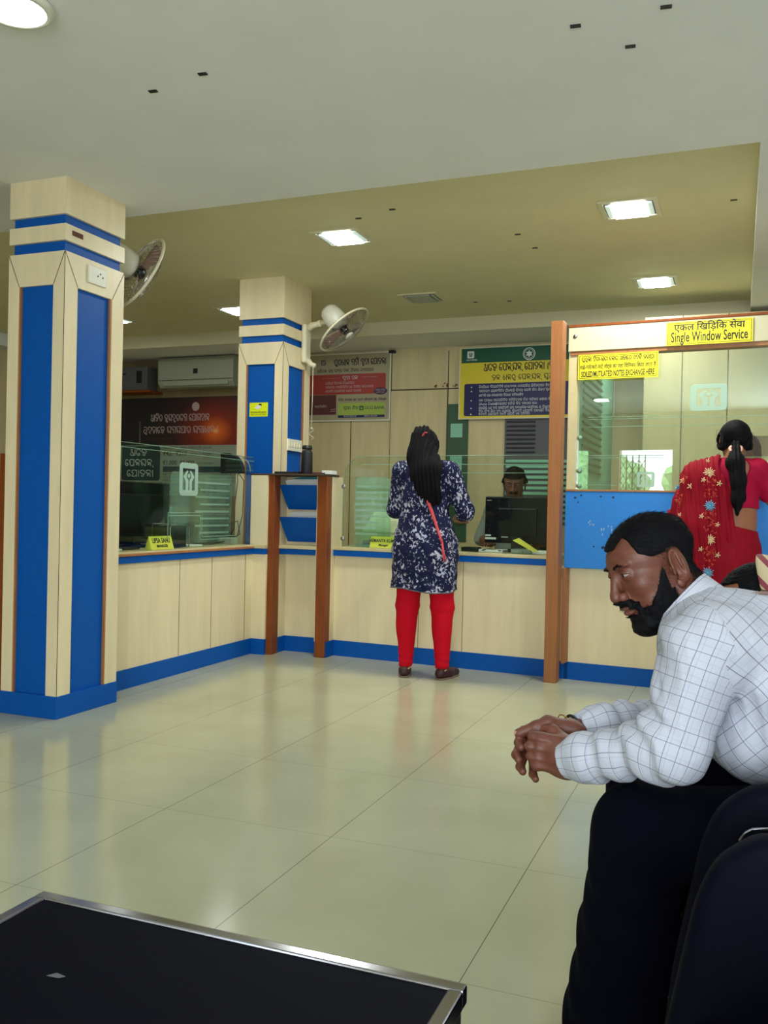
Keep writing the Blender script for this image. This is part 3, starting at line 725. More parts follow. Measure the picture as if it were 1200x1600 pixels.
nrm = Vector((.42, .80, -.42)).normalized(); ctr = Vector((-3.375, 4.50, 2.505)); ax = nrm.orthogonal().normalized(); ay = nrm.cross(ax)
T = Matrix(((ax.x, ay.x, nrm.x, ctr.x), (ax.y, ay.y, nrm.y, ctr.y), (ax.z, ay.z, nrm.z, ctr.z), (0, 0, 0, 1)))
fan(T, ((-3.45, 4.196, 2.40), (0, 1, 0)), 'wall fan on the far side of the near column, partly hidden')

# partition post left of the near column
tag(MB().box((-3.80, 3.86, 0), (-3.755, 3.95, 1.38), .004).build('partition_post', 'wood'), 'dark brown wooden post left of the near column', 'post')
pt = thing('side_partition', 'beige low partition running left behind the near column', 'partition')
MB().box((-3.755, 3.88, .117), (-3.61, 3.93, 1.34)).build('panel', 'laminate', pt)
MB().box((-3.755, 3.872, 0), (-3.61, 3.935, .117)).build('plinth', 'blue', pt)
pt = thing('left_partition', 'dim beige partition at the far left edge beyond the near column', 'partition')
MB().box((-7.0, 3.90, .117), (-3.80, 3.94, 1.30)).build('panel', 'laminate', pt)
MB().box((-7.0, 3.892, 0), (-3.80, 3.945, .117)).build('plinth', 'blue', pt)
# ================================================================ COUNTERS
A4 = math.radians(-4.14)
TW = Matrix.Translation((-2.84, 6.235, 0)) @ Matrix.Rotation(A4, 4, 'Z')     # counter frame: x along, y away from the room
def W(s, t, z): return TW @ Vector((s, t, z))
# left counter along x = -3.42
lc = thing('service_counter', 'left bank counter beside the near column, beige front with blue band', 'counter')
MB().box((-3.46, 4.18, .117), (-3.42, 6.0, .757)).build('front_panel', 'laminate', lc)
m = MB()
for y in (5.05, 5.44, 5.9): m.box((-3.4205, y-.0015, .117), (-3.4185, y+.0015, .757))
m.build('panel_joints', 'gap', lc)
MB().box((-3.47, 4.18, 0), (-3.412, 6.0, .117)).build('plinth', 'blue', lc)
MB().box((-3.44, 4.18, .757), (-3.402, 6.0, .800), .002).build('blue_band', 'blue', lc)
MB().box((-4.05, 4.18, .800), (-3.398, 6.02, .826), .004).build('worktop', 'worktop', lc)
MB().box((-3.404, 4.18, .800), (-3.392, 6.0, .815), .002).build('edge_lipping', 'wood_light', lc)
# corner cabinet that carries the leaflet pockets
cb = thing('corner_cabinet', 'beige corner cabinet with blue leaflet pockets between two brown posts', 'cabinet')
MB().box((-3.44, 6.0, .117), (-3.30, 6.04, .757)).build('left_front_panel', 'laminate', cb)
MB().box((-3.44, 6.0, .826), (-3.30, 6.04, 1.352)).build('left_upper_panel', 'laminate', cb)
MB().box((-3.44, 5.99, 0), (-3.30, 6.045, .117)).build('left_plinth', 'blue', cb)
MB().box((-3.44, 5.985, .757), (-3.30, 6.03, .800), .002).build('blue_band', 'blue', cb)
MB().box((-3.44, 5.98, .800), (-3.30, 6.04, .826), .002).build('ledge', 'worktop', cb)
MB().box((-3.30, 6.04, .0), (-3.268, 6.26, 1.352)).build('left_cheek', 'laminate', cb)
MB().box((-3.268, 6.04, .0), (-3.262, 6.262, .117)).build('left_cheek_plinth', 'blue', cb)
MB().box((-3.27, 6.26, .117), (-2.90, 6.266, 1.352)).build('back_panel', 'laminate', cb)
MB().box((-3.27, 6.252, 0), (-2.90, 6.268, .117)).build('back_plinth', 'blue', cb)
MB().box((-3.268, 6.13, .757), (-2.92, 6.26, .800), .002).build('niche_blue_band', 'blue', cb)
MB().box((-3.268, 6.11, .800), (-2.92, 6.26, .826), .002).build('niche_ledge', 'worktop', cb)
MB().box((-2.93, 6.09, .117), (-2.84, 6.36, 1.352)).build('right_cheek', 'laminate', cb)
MB().box((-2.93, 6.09, 0), (-2.833, 6.26, .117)).build('right_plinth', 'blue', cb)
MB().box((-3.45, 6.0, 1.352), (-2.83, 6.27, 1.366), .002).build('top_board', 'gap', cb)
for z1, z0, n_ in ((1.285, 1.10, 'upper'), (1.04, .852, 'lower')):
    pk = MB().prism([(-3.262, z1), (-2.925, z1), (-2.955, z0), (-3.235, z0)], (0, 6.12, 0), (1, 0, 0), (0, 0, 1), -.008)
    # tilt: shear the board so that its top leans into the room
    for v in pk.bm.verts: v.co.y += (z1-v.co.z)/(z1-z0)*.10
    pk.build('leaflet_pocket', 'blue', cb)['label'] = n_+' blue leaflet pocket'
for i, (x0, x1, z, mm, l) in enumerate(((-3.22, -2.95, 1.318, 'paper', 'white leaflets standing in the upper pocket'), (-3.17, -2.94, 1.335, 'teal_paper', 'teal leaflets at the back of the upper pocket'), (-3.18, -2.94, 1.072, 'paper', 'white leaflets standing in the lower pocket'))):
    m = MB()
    for k in range(5):
        y = 6.135+k*.006+(i == 1)*.03; m.box((x0+k*.012, y, z-.12), (x1, y+.002, z+k*.003))
    for v in m.bm.verts: v.co.y += max(0, (z-v.co.z))*.55
    tag(m.build('leaflet_bundle', mm), l, 'leaflets')
# wooden posts
tag(MB().box((-3.305, 6.02, 0), (-3.252, 6.12, 1.365), .004).build('wooden_post', 'wood'), 'narrow brown wooden post left of the leaflet pockets', 'post')
tag(MB().box((-2.92, 6.075, 0), (-2.838, 6.16, 1.362), .004).build('wooden_post', 'wood'), 'wider brown wooden post right of the leaflet pockets', 'post')
tag(MB(TW).box((1.69, -.20, 0), (1.772, -.11, 2.375), .004).build('wooden_post', 'wood_tan'), 'tall tan wooden post beside the single window booth', 'post')

# right counter
rc = thing('service_counter', 'right bank counter where the woman in navy stands, beige front with blue band', 'counter')
MB(TW).box((0, 0, .117), (1.80, .04, .757)).build('front_panel', 'laminate', rc)
m = MB(TW)
for s in (.70, 1.04): m.box((s-.0015, -.001, .117), (s+.0015, .001, .757))
m.build('panel_joints', 'gap', rc)
MB(TW).box((0, -.006, 0), (1.80, .05, .117)).build('plinth', 'blue', rc)
MB(TW).box((-.01, -.03, .757), (1.72, .01, .800), .002).build('blue_band', 'blue', rc)
MB(TW).box((-.01, -.034, .800), (1.72, .62, .824), .004).build('worktop', 'worktop', rc)
# glass screens
def rounded(w_, h_, rl, rr):
    return [(0, 0), (w_, 0)]+(arc(w_-rr, h_-rr, rr, rr, 0, 90, 8) if rr else [(w_, h_)])+(arc(rl, h_-rl, rl, rl, 90, 180, 8) if rl else [(0, h_)])
gs = thing('glass_screen', 'clear glass counter screen with curved top corner in front of the clerk', 'glass screen')
T = TW @ Matrix.Translation((.04, .05, .826)) @ Matrix.Rotation(math.pi/2, 4, 'X')
m = MB(T); m.prism(rounded(1.645, .685, .17, .05), (0, 0, 0), (1, 0, 0), (0, 1, 0), .006); m.build('pane', 'glass', gs)
m = MB(T); e = arc(.17, .685-.17, .17, .17, 180, 90, 10)+[(1.6, .685)]; m.tube([(a, b, .003) for a, b in [(0, 0)]+e], .0022, 5); m.build('polished_edge', 'glass_edge', gs)
m = MB(T); m.box((.15, .62, .007), (1.6, .624, .009)); m.box((.95, .56, .007), (1.6, .563, .009)); m.build('edge_lines', 'glass_edge', gs)
for z in (.06, .455): MB(T).lathe([(0, 0), (.016, 0), (.018, .003), (.016, .008), (0, .008)], (.0, z, .004), 16).build('clip', 'steel', gs)
gg = thing('green_glass_leaf', 'small green tinted glass leaf standing behind the counter glass, left of the woman', 'glass panel')
T = TW @ Matrix.Translation((.10, .13, .826)) @ Matrix.Rotation(math.pi/2, 4, 'X')
m = MB(T); m.prism(rounded(.30, .53, 0, .05), (0, 0, 0), (1, 0, 0), (0, 1, 0), .006); m.build('pane', 'glass_green', gg)
m = MB(T)
for k in range(9): m.box((.01, .09+k*.045, .008), (.28 if k > 2 else .2, .108+k*.045, .010))
m.build('frosted_stripes', 'frost', gg)
gs = thing('glass_screen', 'clear glass counter screen along the left counter by the near column', 'glass screen')
T = frameT((-3.44, 4.19, .828), (0, 1, 0))
m = MB(T); m.prism(rounded(1.84, .66, .0, .0), (0, 0, -.006), (1, 0, 0), (0, 1, 0), .006); m.build('pane', 'glass', gs)
m = MB(T); m.tube([(0, .66, -.003), (1.84, .66, -.003)], .0022, 5); m.box((.2, .628, .001), (1.84, .631, .003)); m.build('polished_edge', 'glass_edge', gs)
for z in (.09, .455): MB(T).lathe([(0, 0), (.014, 0), (.016, .003), (.014, .008), (0, .008)], (1.83, z, 0), 16).build('clip', 'steel', gs)
gl = thing('green_glass_leaf', 'green tinted glass leaf with frosted stripes behind the left counter glass', 'glass panel')
TL = frameT((-3.62, 5.22, .828), (0, 1, 0))
m = MB(TL); m.prism(rounded(.80, .52, .05, .02), (0, 0, -.006), (1, 0, 0), (0, 1, 0), .006); m.build('pane', 'glass_green', gl)
m = MB(TL)
for k in range(8): m.box((.30 if k % 2 else .36, .08+k*.052, .001), (.76, .095+k*.052, .003))
m.build('frosted_stripes', 'frost', gl)
bank_logo(gs, 0, 0, .11, 'glass_green', 'frost', z=.001).matrix_world = T @ Matrix.Translation((.97, .46, .002))
m = MB(T)
for a, b, c, d in ((.74, .235, 1.14, .239), (.74, .215, 1.12, .219), (.74, .0, .744, .235), (1.12, .05, 1.124, .22), (1.14, .07, 1.144, .235), (1.12, .05, 1.62, .054), (1.14, .07, 1.60, .074)): m.box((a, b, .001), (c, d, .003))
m.build('service_slot_edges', 'glass_edge', gs)

# booth ----------------------------------------------------------------
bo = thing('single_window_booth', 'glazed teller booth at right with blue panel, white header and yellow signs', 'booth')
MB(TW).box((1.80, 0, .117), (4.2, .04, .757)).build('lower_panel', 'laminate', bo)
MB(TW).box((1.776, -.006, 0), (4.2, .05, .117)).build('plinth', 'blue', bo)
MB(TW).box((1.776, -.10, .117), (1.80, .0, .752), .003).build('lower_lipping', 'wood_tan', bo)
MB(TW).box((1.775, -.06, .752), (4.2, .04, 1.262), .003).build('blue_panel', 'booth_blue', bo)
MB(TW).box((1.775, -.065, 1.262), (4.2, .05, 1.274), .002).build('sill', 'wood_light', bo)
MB(TW).box((1.775, -.05, 1.274), (1.835, .03, 2.19), .003).build('left_jamb', 'worktop', bo)
MB(TW).box((1.775, -.07, 2.19), (4.2, .04, 2.35), .003).build('header', 'soffit', bo)
MB(TW).box((1.775, -.075, 2.35), (4.2, .045, 2.366), .002).build('top_capping', 'wood', bo)
MB(TW).box((1.79, -.06, 2.165), (4.2, .03, 2.19), .002).build('glazing_bead', 'wood_light', bo)
g = MB(TW).box((1.835, -.01, 1.274), (4.2, -.004, 2.165)).build('glazing', 'glass_booth', bo)
m = MB(TW)
for z, s1 in ((1.74, 4.2), (1.755, 2.6), (1.69, 4.2), (1.50, 2.4), (1.485, 2.4), (1.305, 2.1)): m.box((1.90, -.0125, z), (s1, -.0105, z+.003))
m.build('pane_edges', 'glass_edge', bo)
for z in (1.40, 1.62, 1.30): MB(TW).lathe([(0, 0), (.014, 0), (.017, .003), (0, .008)], (0, 0, 0), 16, T=Matrix.Translation((1.852, -.012, z)) @ Matrix.Rotation(math.pi/2, 4, 'X')).build('clip', 'glass_edge', bo)
T0 = TW @ Matrix.Rotation(math.pi/2, 4, 'X')   # local x along, y up, z to the room
def onbooth(s, z, t): return T0 @ Matrix.Translation((s, z, t))
l1 = bank_logo(bo, 0, 0, .11, 'glass_booth', 'frost', z=.001); l1.matrix_world = onbooth(2.66, 1.865, .0135) @ Matrix.Diagonal((1, .76, 1, 1))
l2 = bank_logo(bo, 0, 0, .055, 'glass_booth', 'frost', z=.001); l2.matrix_world = onbooth(2.285, 1.345, .0135) @ Matrix.Diagonal((1, .9, 1, 1))
m = MB(T0)
rr = random.Random(3)
for (s, z, n_) in ((1.95, 1.03, 5), (2.03, .99, 5), (2.07, 1.0, 4)):
    for k in range(n_):
        dx, dz, l = rr.uniform(-.02, .02), rr.uniform(-.02, .03), rr.uniform(.008, .02); m.prism([(s+dx, z+dz), (s+dx+.004, z+dz), (s+dx+.008, z+dz+l), (s+dx+.002, z+dz+l)], (0, 0, .0605), (1, 0, 0), (0, 1, 0), .0006)
m.build('pale_scuffs', 'scar', bo)
m = MB(T0)
for (s, z, r) in ((2.03, .895, .012), (1.97, .90, .006), (1.84, 1.22, .009), (1.88, 1.235, .008), (2.01, 1.23, .007), (2.09, 1.225, .009), (1.86, 1.19, .006)):
    m.prism(arc(s, z, r, r*.8, 0, 330, 9), (0, 0, .0605), (1, 0, 0), (0, 1, 0), .0006)
m.build('dark_scuffs', 'scuff_dark', bo)
MB(T0).lathe([(0, 0), (.014, 0), (.012, .006), (0, .007)], (1.82, 2.29, .07), 12).build('header_screw', 'steel', bo)
# signs on the booth
def yframe(p, w_, h_, m_='ink', i_=.008, t_=.0025):
    mb = MB()
    for a in ((i_, i_, w_-i_, i_+t_), (i_, h_-i_-t_, w_-i_, h_-i_), (i_, i_, i_+t_, h_-i_), (w_-i_-t_, i_, w_-i_, h_-i_)): mb.box((a[0], a[1], .0002), (a[2], a[3], .0006))
    mb.build('printed_border', m_, p)
s = sheet('counter_sign', 'yellow sign reading Single Window Service on the booth header', 'sign', onbooth(2.405, 2.19, .078), .51, .148, 'yellow', th=.004)
yframe(s, .51, .148)
text('एकल िखिड़िक सेवा', s, .255, .092, .060, 'ink', align='CENTER', bold=.0009, sx=1.0)
text('Single Window Service', s, .255, .022, .088, 'ink', align='CENTER', bold=.0011, sx=.555)
s = sheet('counter_sign', 'yellow sign about exchanging soiled and mutilated notes, on the booth glass', 'sign', onbooth(1.842, 2.000, .066), .515, .165, 'yellow', th=.004)
yframe(s, .515, .165)
odia('pa_u_ra_u_na_o_ _cha_i_ra_o_-_pha_Ta_o_ _e_na_o_Ta_h_ _a_La_o_e_ra_ _ba_da_La_i_ _ka_ra_o_ya_o', s, .025, .120, .026, 'ink', sw=.14, width=.465, z=.0008)
text('सड़े-गले/कटे-फटे नोट्स का यहां िविनमय िकया जाता है', s, .257, .070, .036, 'ink', align='CENTER', bold=.0004, sx=.70)
text('SOILED/MUTILATED NOTES EXCHANGE HERE', s, .257, .018, .052, 'ink', align='CENTER', bold=.0010, sx=.44)
# booth interior: side partition with mint louvres, back panelling
ip = thing('booth_partition', 'mint green louvred side partition inside the booth', 'partition')
MB().box((-1.06, 6.35, 0), (-1.03, 8.0, 1.2)).build('lower_panel', 'wall_laminate', ip)
MB().box((-1.06, 6.35, 1.2), (-1.03, 8.0, 2.3)).build('backing', 'slat_green', ip)
m = MB()
for k in range(16): m.box((-1.03, 6.38, 1.42+k*.055), (-1.018, 7.3, 1.438+k*.055), .002)
m.build('louvre_slats', 'strip_green', ip)
bp = thing('booth_back_screen', 'beige panelled screen behind the booth glass', 'partition')
MB().box((-.75, 7.75, 0), (1.7, 7.79, 2.75)).build('panel', 'wall_laminate', bp)
m = MB()
for x in (-.45, -.1, .35, .8): m.box((x-.003, 7.747, 0), (x+.003, 7.75, 2.75))
m.build('panel_joints', 'gap', bp)
MB().box((.0, 7.74, 1.60), (.28, 7.75, 1.76)).build('brown_inset', 'poster_maroon', bp)
wk = thing('booth_desk', 'low desk behind the booth glass', 'desk')
MB(TW).box((1.9, .08, .70), (4.0, .60, .73), .004).build('desk_top', 'worktop', wk)
for s_ in (1.95, 3.9): MB(TW).box((s_, .12, 0), (s_+.03, .56, .70)).build('leg', 'laminate', wk)

# ================================================================ THINGS ON THE COUNTERS
def monitor(T, w_, h_, label, legh=.10):
    t = thing('computer_monitor', label, 'monitor', None)
    m = MB(T); m.box((-w_/2, legh, -.02), (w_/2, legh+h_, .02), .008); m.build('casing', 'screen', t)
    m = MB(T); m.box((-w_/2+.1, legh+.05, -.045), (w_/2-.1, legh+h_-.08, -.018), .015); m.build('rear_bulge', 'screen', t)
    m = MB(T); m.box((-.04, .01, -.04), (.04, legh+.08, -.02), .005); m.build('stand_neck', 'black', t)
    m = MB(T); m.lathe([(0, 0), (.11, 0), (.115, .008), (.1, .016), (0, .02)], T=Matrix.Rotation(-math.pi/2, 4, 'X')); m.build('foot', 'black', t)
    return t
def stickers(T, spec, parent):
    for a, b, c, d, m_ in spec: MB(T).box((a, b, -.0208-.025*0), (c, d, -.0202)).build('sticker', m_, parent)
# monitors are seen from behind: local z points at their user
RXY = Matrix.Rotation(math.pi/2, 4, 'X')
Tm = TW @ Matrix.Translation((1.33, .34, .826)) @ Matrix.Rotation(math.pi, 4, 'Z') @ RXY
mo = monitor(Tm, .50, .34, 'black monitor seen from behind in front of the clerk', .06)
stickers(Tm, ((.16, .085, .245, .100, 'paper'), (.20, .108, .245, .120, 'paper'), (.07, .10, .12, .12, 'paper'), (.20, .37, .235, .375, 'ink_dim')), mo)
Tm = Matrix.Translation((-3.80, 5.05, .826)) @ Matrix.Rotation(math.radians(-90), 4, 'Z') @ RXY
mo = monitor(Tm, .78, .42, 'large black monitor seen from behind on the left counter', .02)
stickers(Tm, ((-.05, .10, .02, .115, 'paper'), (.00, .135, .045, .15, 'paper'), (-.14, .115, -.09, .14, 'paper')), mo)
def nameplate(T, w_, t1, t2, label, s1, s2, it=False):
    t = thing('name_plate', label, 'name plate', None, T)
    m = MB(); m.prism([(0, .0), (-.055, 0), (-.027, .085)], (0, 0, 0), (0, 0, 1), (0, 1, 0), -w_); b = m.build('plate', 'np_yellow', t)
    # lettering on the sloped face
    e = bpy.data.objects.new('printed_face', None); COL.objects.link(e); e.parent = t
    e.matrix_local = Matrix.Translation((0, 0, .0005)) @ Matrix.Rotation(math.radians(-17.6), 4, 'X')
    text(t1, e, w_/2, .045, s1, 'ink', align='CENTER', bold=.0008, sx=.8); text(t2, e, w_/2, .015, s2, 'ink', align='CENTER', bold=.0004, sx=.9, shear=.3 if it else 0)
    return t
nameplate(frameT((-3.46+.04, 4.74, .828), (0, 1, 0)), .24, 'LIPSA SAHU', 'MANAGER', 'yellow triangular name plate on the left counter', .046, .028)
nameplate(TW @ Matrix.Translation((.275, .035, .826)) @ RXY, .22, 'HEMANTA KUMAR', 'Manager', 'yellow triangular name plate on the right counter beside the woman', .036, .026, True)
# left counter items
b = thing('card_reader', 'black box-shaped device with cables on the left counter', 'device')
MB().box((-3.86, 5.75, .828), (-3.66, 6.02, 1.0), .03, seg=4).build('body', 'black', b)
m = MB(); m.tube([(-3.7, 6.0, .95), (-3.6, 6.08, 1.0), (-3.56, 6.05, .90), (-3.6, 5.9, .845), (-3.62, 5.6, .835), (-3.6, 5.3, .838)], .005, 6)
m.tube([(-3.7, 5.98, .93), (-3.62, 6.03, .97), (-3.6, 5.98, .86), (-3.56, 5.7, .836), (-3.6, 5.2, .836)], .004, 6); m.build('cable', 'cable', b)
tr = thing('letter_tray', 'small black wire letter tray at the edge of the left counter', 'tray')
m = MB()
for y in (5.02, 5.24): m.tube([(-3.48, y, .83), (-3.48, y, .985), (-3.62, y, .985), (-3.62, y, .83)], .004, 6)
m.tube([(-3.48, 5.02, .985), (-3.48, 5.24, .985)], .004, 6); m.tube([(-3.62, 5.02, .985), (-3.62, 5.24, .985)], .004, 6); m.build('frame', 'chrome', tr)
MB().box((-3.62, 5.02, .83), (-3.50, 5.24, .975), .006).build('files', 'black', tr)
pk = [(-3.62, 4.35, .25, .18, 'paper', 'white papers under the glass beside the near column'), (-3.6, 4.62, .2, .12, 'black', 'dark folder on the left counter near the column'), (-3.55, 5.28, .22, .10, 'paper', 'white sheet lying beside the wire tray'), (-3.58, 5.86, .12, .12, 'poster_pale', 'pale box at the corner of the left counter')]
for x, y, a, b_, m_, l in pk:
    h = .05 if 'box' in l else .012
    tag(MB().box((x-.06, y, .828), (x+b_-.06, y+a*.8, .828+h), .002).build('paper_stack' if 'paper' in l or 'sheet' in l else 'folder' if 'folder' in l else 'small_box', m_), l, 'papers' if m_ == 'paper' else 'stationery')
cn = thing('metal_can', 'small shiny can standing behind the left counter glass', 'can')
MB().lathe([(0, 0), (.032, 0), (.034, .004), (.034, .105), (.03, .11), (0, .11)], (-3.9, 5.60, .99)).build('body', 'chrome', cn)
ds = thing('desk_unit', 'dark shelf unit carrying the shiny can on the left counter', 'desk unit')
MB().box((-4.04, 5.5, .828), (-3.88, 5.95, .97)).build('body', 'black', ds); MB().box((-4.05, 5.48, .97), (-3.86, 5.97, .988)).build('top', 'box_grey', ds)
m = MB(); m.tube([(-3.52, 5.93, 1.37), (-3.5, 5.90, 1.30), (-3.5, 5.86, 1.1), (-3.52, 5.90, .95), (-3.6, 5.95, .86)], .004, 6)
tag(m.build('power_cable', 'cable'), 'black cable hanging down behind the left counter glass', 'cable')
m = MB(); m.tube([(-3.55, 5.99, 1.37), (-3.5, 5.99, 1.31), (-3.49, 5.97, 1.2), (-3.5, 5.98, 1.05), (-3.52, 5.95, .9)], .0035, 6)
tag(m.build('power_cable', 'cable'), 'thin cable hanging beside the cabinet edge', 'cable')
# on the cabinet top
bt = thing('water_bottle', 'black bottle with cap standing on the corner cabinet', 'bottle')
MB().lathe([(0, 0), (.042, 0), (.045, .01), (.042, .16), (.036, .18), (.03, .185), (0, .185)], (-3.06, 6.17, 1.366)).build('body', 'black_soft', bt)
MB().lathe([(0, .19), (.038, .19), (.04, .2), (.036, .22), (0, .222)], (-3.06, 6.17, 1.366)).build('cap', 'black', bt)
tg = thing('curved_folder_rack', 'dark curved rack on the cabinet top in front of the middle column', 'rack')
q = [(0, 0), (.19, 0)]+arc(.06, .0, .13, .155, 0, 90, 8)+[(.0, .155)]
MB().prism(q, (-3.72, 6.06, 1.366), (1, 0, 0), (0, 0, 1), .05).build('shell', 'black', tg)
MB().tube([(-3.56+.08*math.cos(a*.16), 6.05, 1.37+.12*math.sin(a*.16)) for a in range(10)], .004, 6).build('wire', 'steel', tg)
for (a, b, m_, l, h) in ((-2.98, .11, 'poster_maroon', 'small maroon notebook on the corner cabinet', .015), (-2.90, .08, 'paper', 'small white card box on the corner cabinet edge', .028), (-3.30, .2, 'black', 'flat black tray on the corner cabinet behind the post', .02)):
    tag(MB().box((a, 6.10, 1.366), (a+b, 6.2, 1.366+h), .003).build('notebook' if 'notebook' in l else 'card_box' if 'box' in l else 'flat_tray', m_), l, 'stationery')
# right counter items
pr = thing('document_scanner', 'beige printer with raised cover behind the counter glass, left of the woman', 'printer')
MB(TW).box((.12, .19, .826), (.62, .48, .925), .008).build('base', 'cream', pr)
for nm_, a_, b_, m_ in (('cover', (.13, 0, 0), (.50, .26, .014), 'cream'), ('dark_lid_edge', (.50, 0, -.004), (.62, .26, .018), 'black')):
    MB(TW @ Matrix.Translation((0, .20, .93)) @ Matrix.Rotation(math.radians(36), 4, 'X')).box(a_, b_, .003).build(nm_, m_, pr)
MB(TW).box((.14, .184, .84), (.5, .19, .875)).build('paper_slot', 'black', pr)
for (s0, s1, t0, t1, z, m_, l) in ((.98, 1.10, .10, .2, .03, 'black', 'small black stapler beside the monitor on the right counter'), (1.12, 1.30, .08, .2, .02, 'paper', 'white forms below the monitor'), (1.36, 1.50, .08, .22, .03, 'poster_pale', 'grey ledger under the yellow passbook'), (1.50, 1.66, .12, .3, .02, 'paper', 'loose papers beside the tall post')):
    tag(MB(TW).box((s0, t0, .826), (s1, t1, .826+z), .004).build('stapler' if 'stapler' in l else 'ledger' if 'ledger' in l else 'paper_stack', m_), l, 'stationery')
m = MB(TW); m.prism([(0, 0), (.15, -.075), (.19, -.07), (.045, .018)], (1.385, .035, .918), (1, 0, 0), (0, 0, 1), -.008)
tag(m.build('passbook', 'np_yellow'), 'pale yellow passbook leaning against the counter glass', 'passbook')
m = MB(TW); m.tube([(1.15, .07, .84), (1.2, .10, .85), (1.28, .08, .84), (1.38, .11, .84), (1.45, .08, .84)], .004, 6)
tag(m.build('mouse_cable', 'cable'), 'black cable lying below the monitor', 'cable')

# ================================================================ FOREGROUND TABLE
tb = thing('low_table', 'dark low waiting table with bright metal trim in the lower left', 'table')
x0, x1, y0, y1, zt = -1.10, -.342, .28, 1.235, .45
MB().box((x0+.02, y0+.02, zt-.03), (x1-.02, y1-.02, zt-.004)).build('top_panel', 'table_top', tb)
m = MB()
for a in ((x0, y1-.022, x1, y1), (x0, y0, x1, y0+.022), (x0, y0+.022, x0+.022, y1-.022), (x1-.022, y0+.022, x1, y1-.022)): m.box((a[0], a[1], zt-.028), (a[2], a[3], zt), .003)
m.build('metal_trim', 'chrome', tb)
m = MB(); m.box((x0+.006, y0+.006, zt-.085), (x1-.006, y1-.006, zt-.03), .004); m.build('apron', 'black_soft', tb)
for x in (x0+.03, x1-.07):
    for y in (y0+.03, y1-.07): MB().box((x, y, 0), (x+.04, y+.04, zt-.085), .003).build('leg', 'black_soft', tb)
m = MB(); m.prism([(0, 0), (.02, .002), (.026, .009), (.008, .012)], (-.90, 1.02, zt-.0036), (1, 0, 0), (0, 1, 0), .0006)
m.build('scratch', 'box_grey', tb)

# ================================================================ WAITING CHAIRS
def arm_side(c, y0, y1, name='arm'):
    m = MB(); prof = [(-.12, .06), (-.085, .37), (-.045, .58), (-.02, .64), (.03, .68), (.11, .69), (.57, .69), (.62, .66), (.62, .06)]
    b = bmesh.new(); A = [b.verts.new((x, y0, z)) for x, z in prof]; B = [b.verts.new((x, y1, z)) for x, z in prof]
    b.faces.new(A[::-1]); b.faces.new(B)
    for i in range(len(prof)): b.faces.new((A[i], A[(i+1) % len(prof)], B[(i+1) % len(prof)], B[i]))
    bmesh.ops.recalc_face_normals(b, faces=b.faces[:]); bmesh.ops.bevel(b, geom=b.edges[:], offset=.022, segments=3, affect='EDGES', profile=.5)
    m.add(b, smooth=True); return m.build(name, 'leather', c)
def lounge_chair(y, label, arms=(True, True)):
    c = thing('waiting_chair', label, 'chair', 'row of padded waiting chairs', Matrix.Translation((0, y, 0)))
    MB().box((-.06, -.26, .28), (.56, .26, .445), .05, seg=4).build('seat', 'leather', c)
    b = bmesh.new(); mm = MB(Matrix.Translation((.60, 0, .42)) @ Matrix.Rotation(math.radians(12), 4, 'Y')); b.free()
    mm.box((-.02, -.25, -.1), (.10, .25, .50), .05, seg=4); mm.build('backrest', 'leather', c)
    if arms[0]: arm_side(c, -.33, -.27)
    if arms[1]: arm_side(c, .27, .33)
    m = MB(); m.box((-.04, -.26, .04), (.56, .26, .285), .015); m.build('seat_frame', 'black_soft', c)
    for x in (.06, .52):
        for yy in (-.19, .19): MB().cyl((x, yy, 0), (x, yy, .045), .016, n=12).build('leg', 'chrome', c)
    return c
lounge_chair(1.05, 'empty dark padded waiting chair nearest the camera at lower right')
lounge_chair(1.90, 'dark padded waiting chair the man in the checked shirt sits on')
lounge_chair(2.70, 'dark padded waiting chair behind the man, under the person in the shawl')
m = MB(); m.tube([(.012, 1.46, .632), (.021, 1.46, .645), (.031, 1.46, .652), (.053, 1.46, .656)], .0022, 6)
tag(m.build('chrome_clip', 'chrome'), 'short bright metal strip on the waiting chair arm', 'metal strip')
# ================================================================ PEOPLE: implicit surfaces meshed with surface nets
def V3(*a): return np.array(a if len(a) == 3 else a[0], dtype=np.float32)
def caps(P, a, b, ra, rb):
    a, b = V3(a), V3(b); ba = b-a; pa = P-a; h = np.clip((pa@ba)/max(float(ba@ba), 1e-9), 0, 1)
    return np.linalg.norm(pa-h[:, None]*ba, axis=1)-(ra+(rb-ra)*h)
def chain(P, pts, rs, k=.01):
    d = None
    for i in range(len(pts)-1):
        e = caps(P, pts[i], pts[i+1], rs[i], rs[i+1]); d = e if d is None else smin(d, e, k)
    return d
def ell(P, c, r, R=None):
    q = P-V3(c)
    if R is not None: q = q@np.asarray(R, dtype=np.float32)       # R columns = ellipsoid axes
    r = V3(r); k0 = np.linalg.norm(q/r, axis=1); k1 = np.linalg.norm(q/(r*r), axis=1)+1e-9
    return k0*(k0-1)/k1
def smin(a, b, k):
    h = np.clip(.5+.5*(b-a)/k, 0, 1); return b*(1-h)+a*h-k*h*(1-h)
def smax(a, b, k): return -smin(-a, -b, k)
def rbox(P, c, h, r, R=None):
    q = P-V3(c)
    if R is not None: q = q@np.asarray(R, dtype=np.float32)
    q = np.abs(q)-(V3(h)-r); return np.linalg.norm(np.maximum(q, 0), axis=1)+np.minimum(q.max(axis=1), 0)-r
def sstep(x, a, b):
    t = np.clip((x-a)/(b-a), 0, 1); return t*t*(3-2*t)
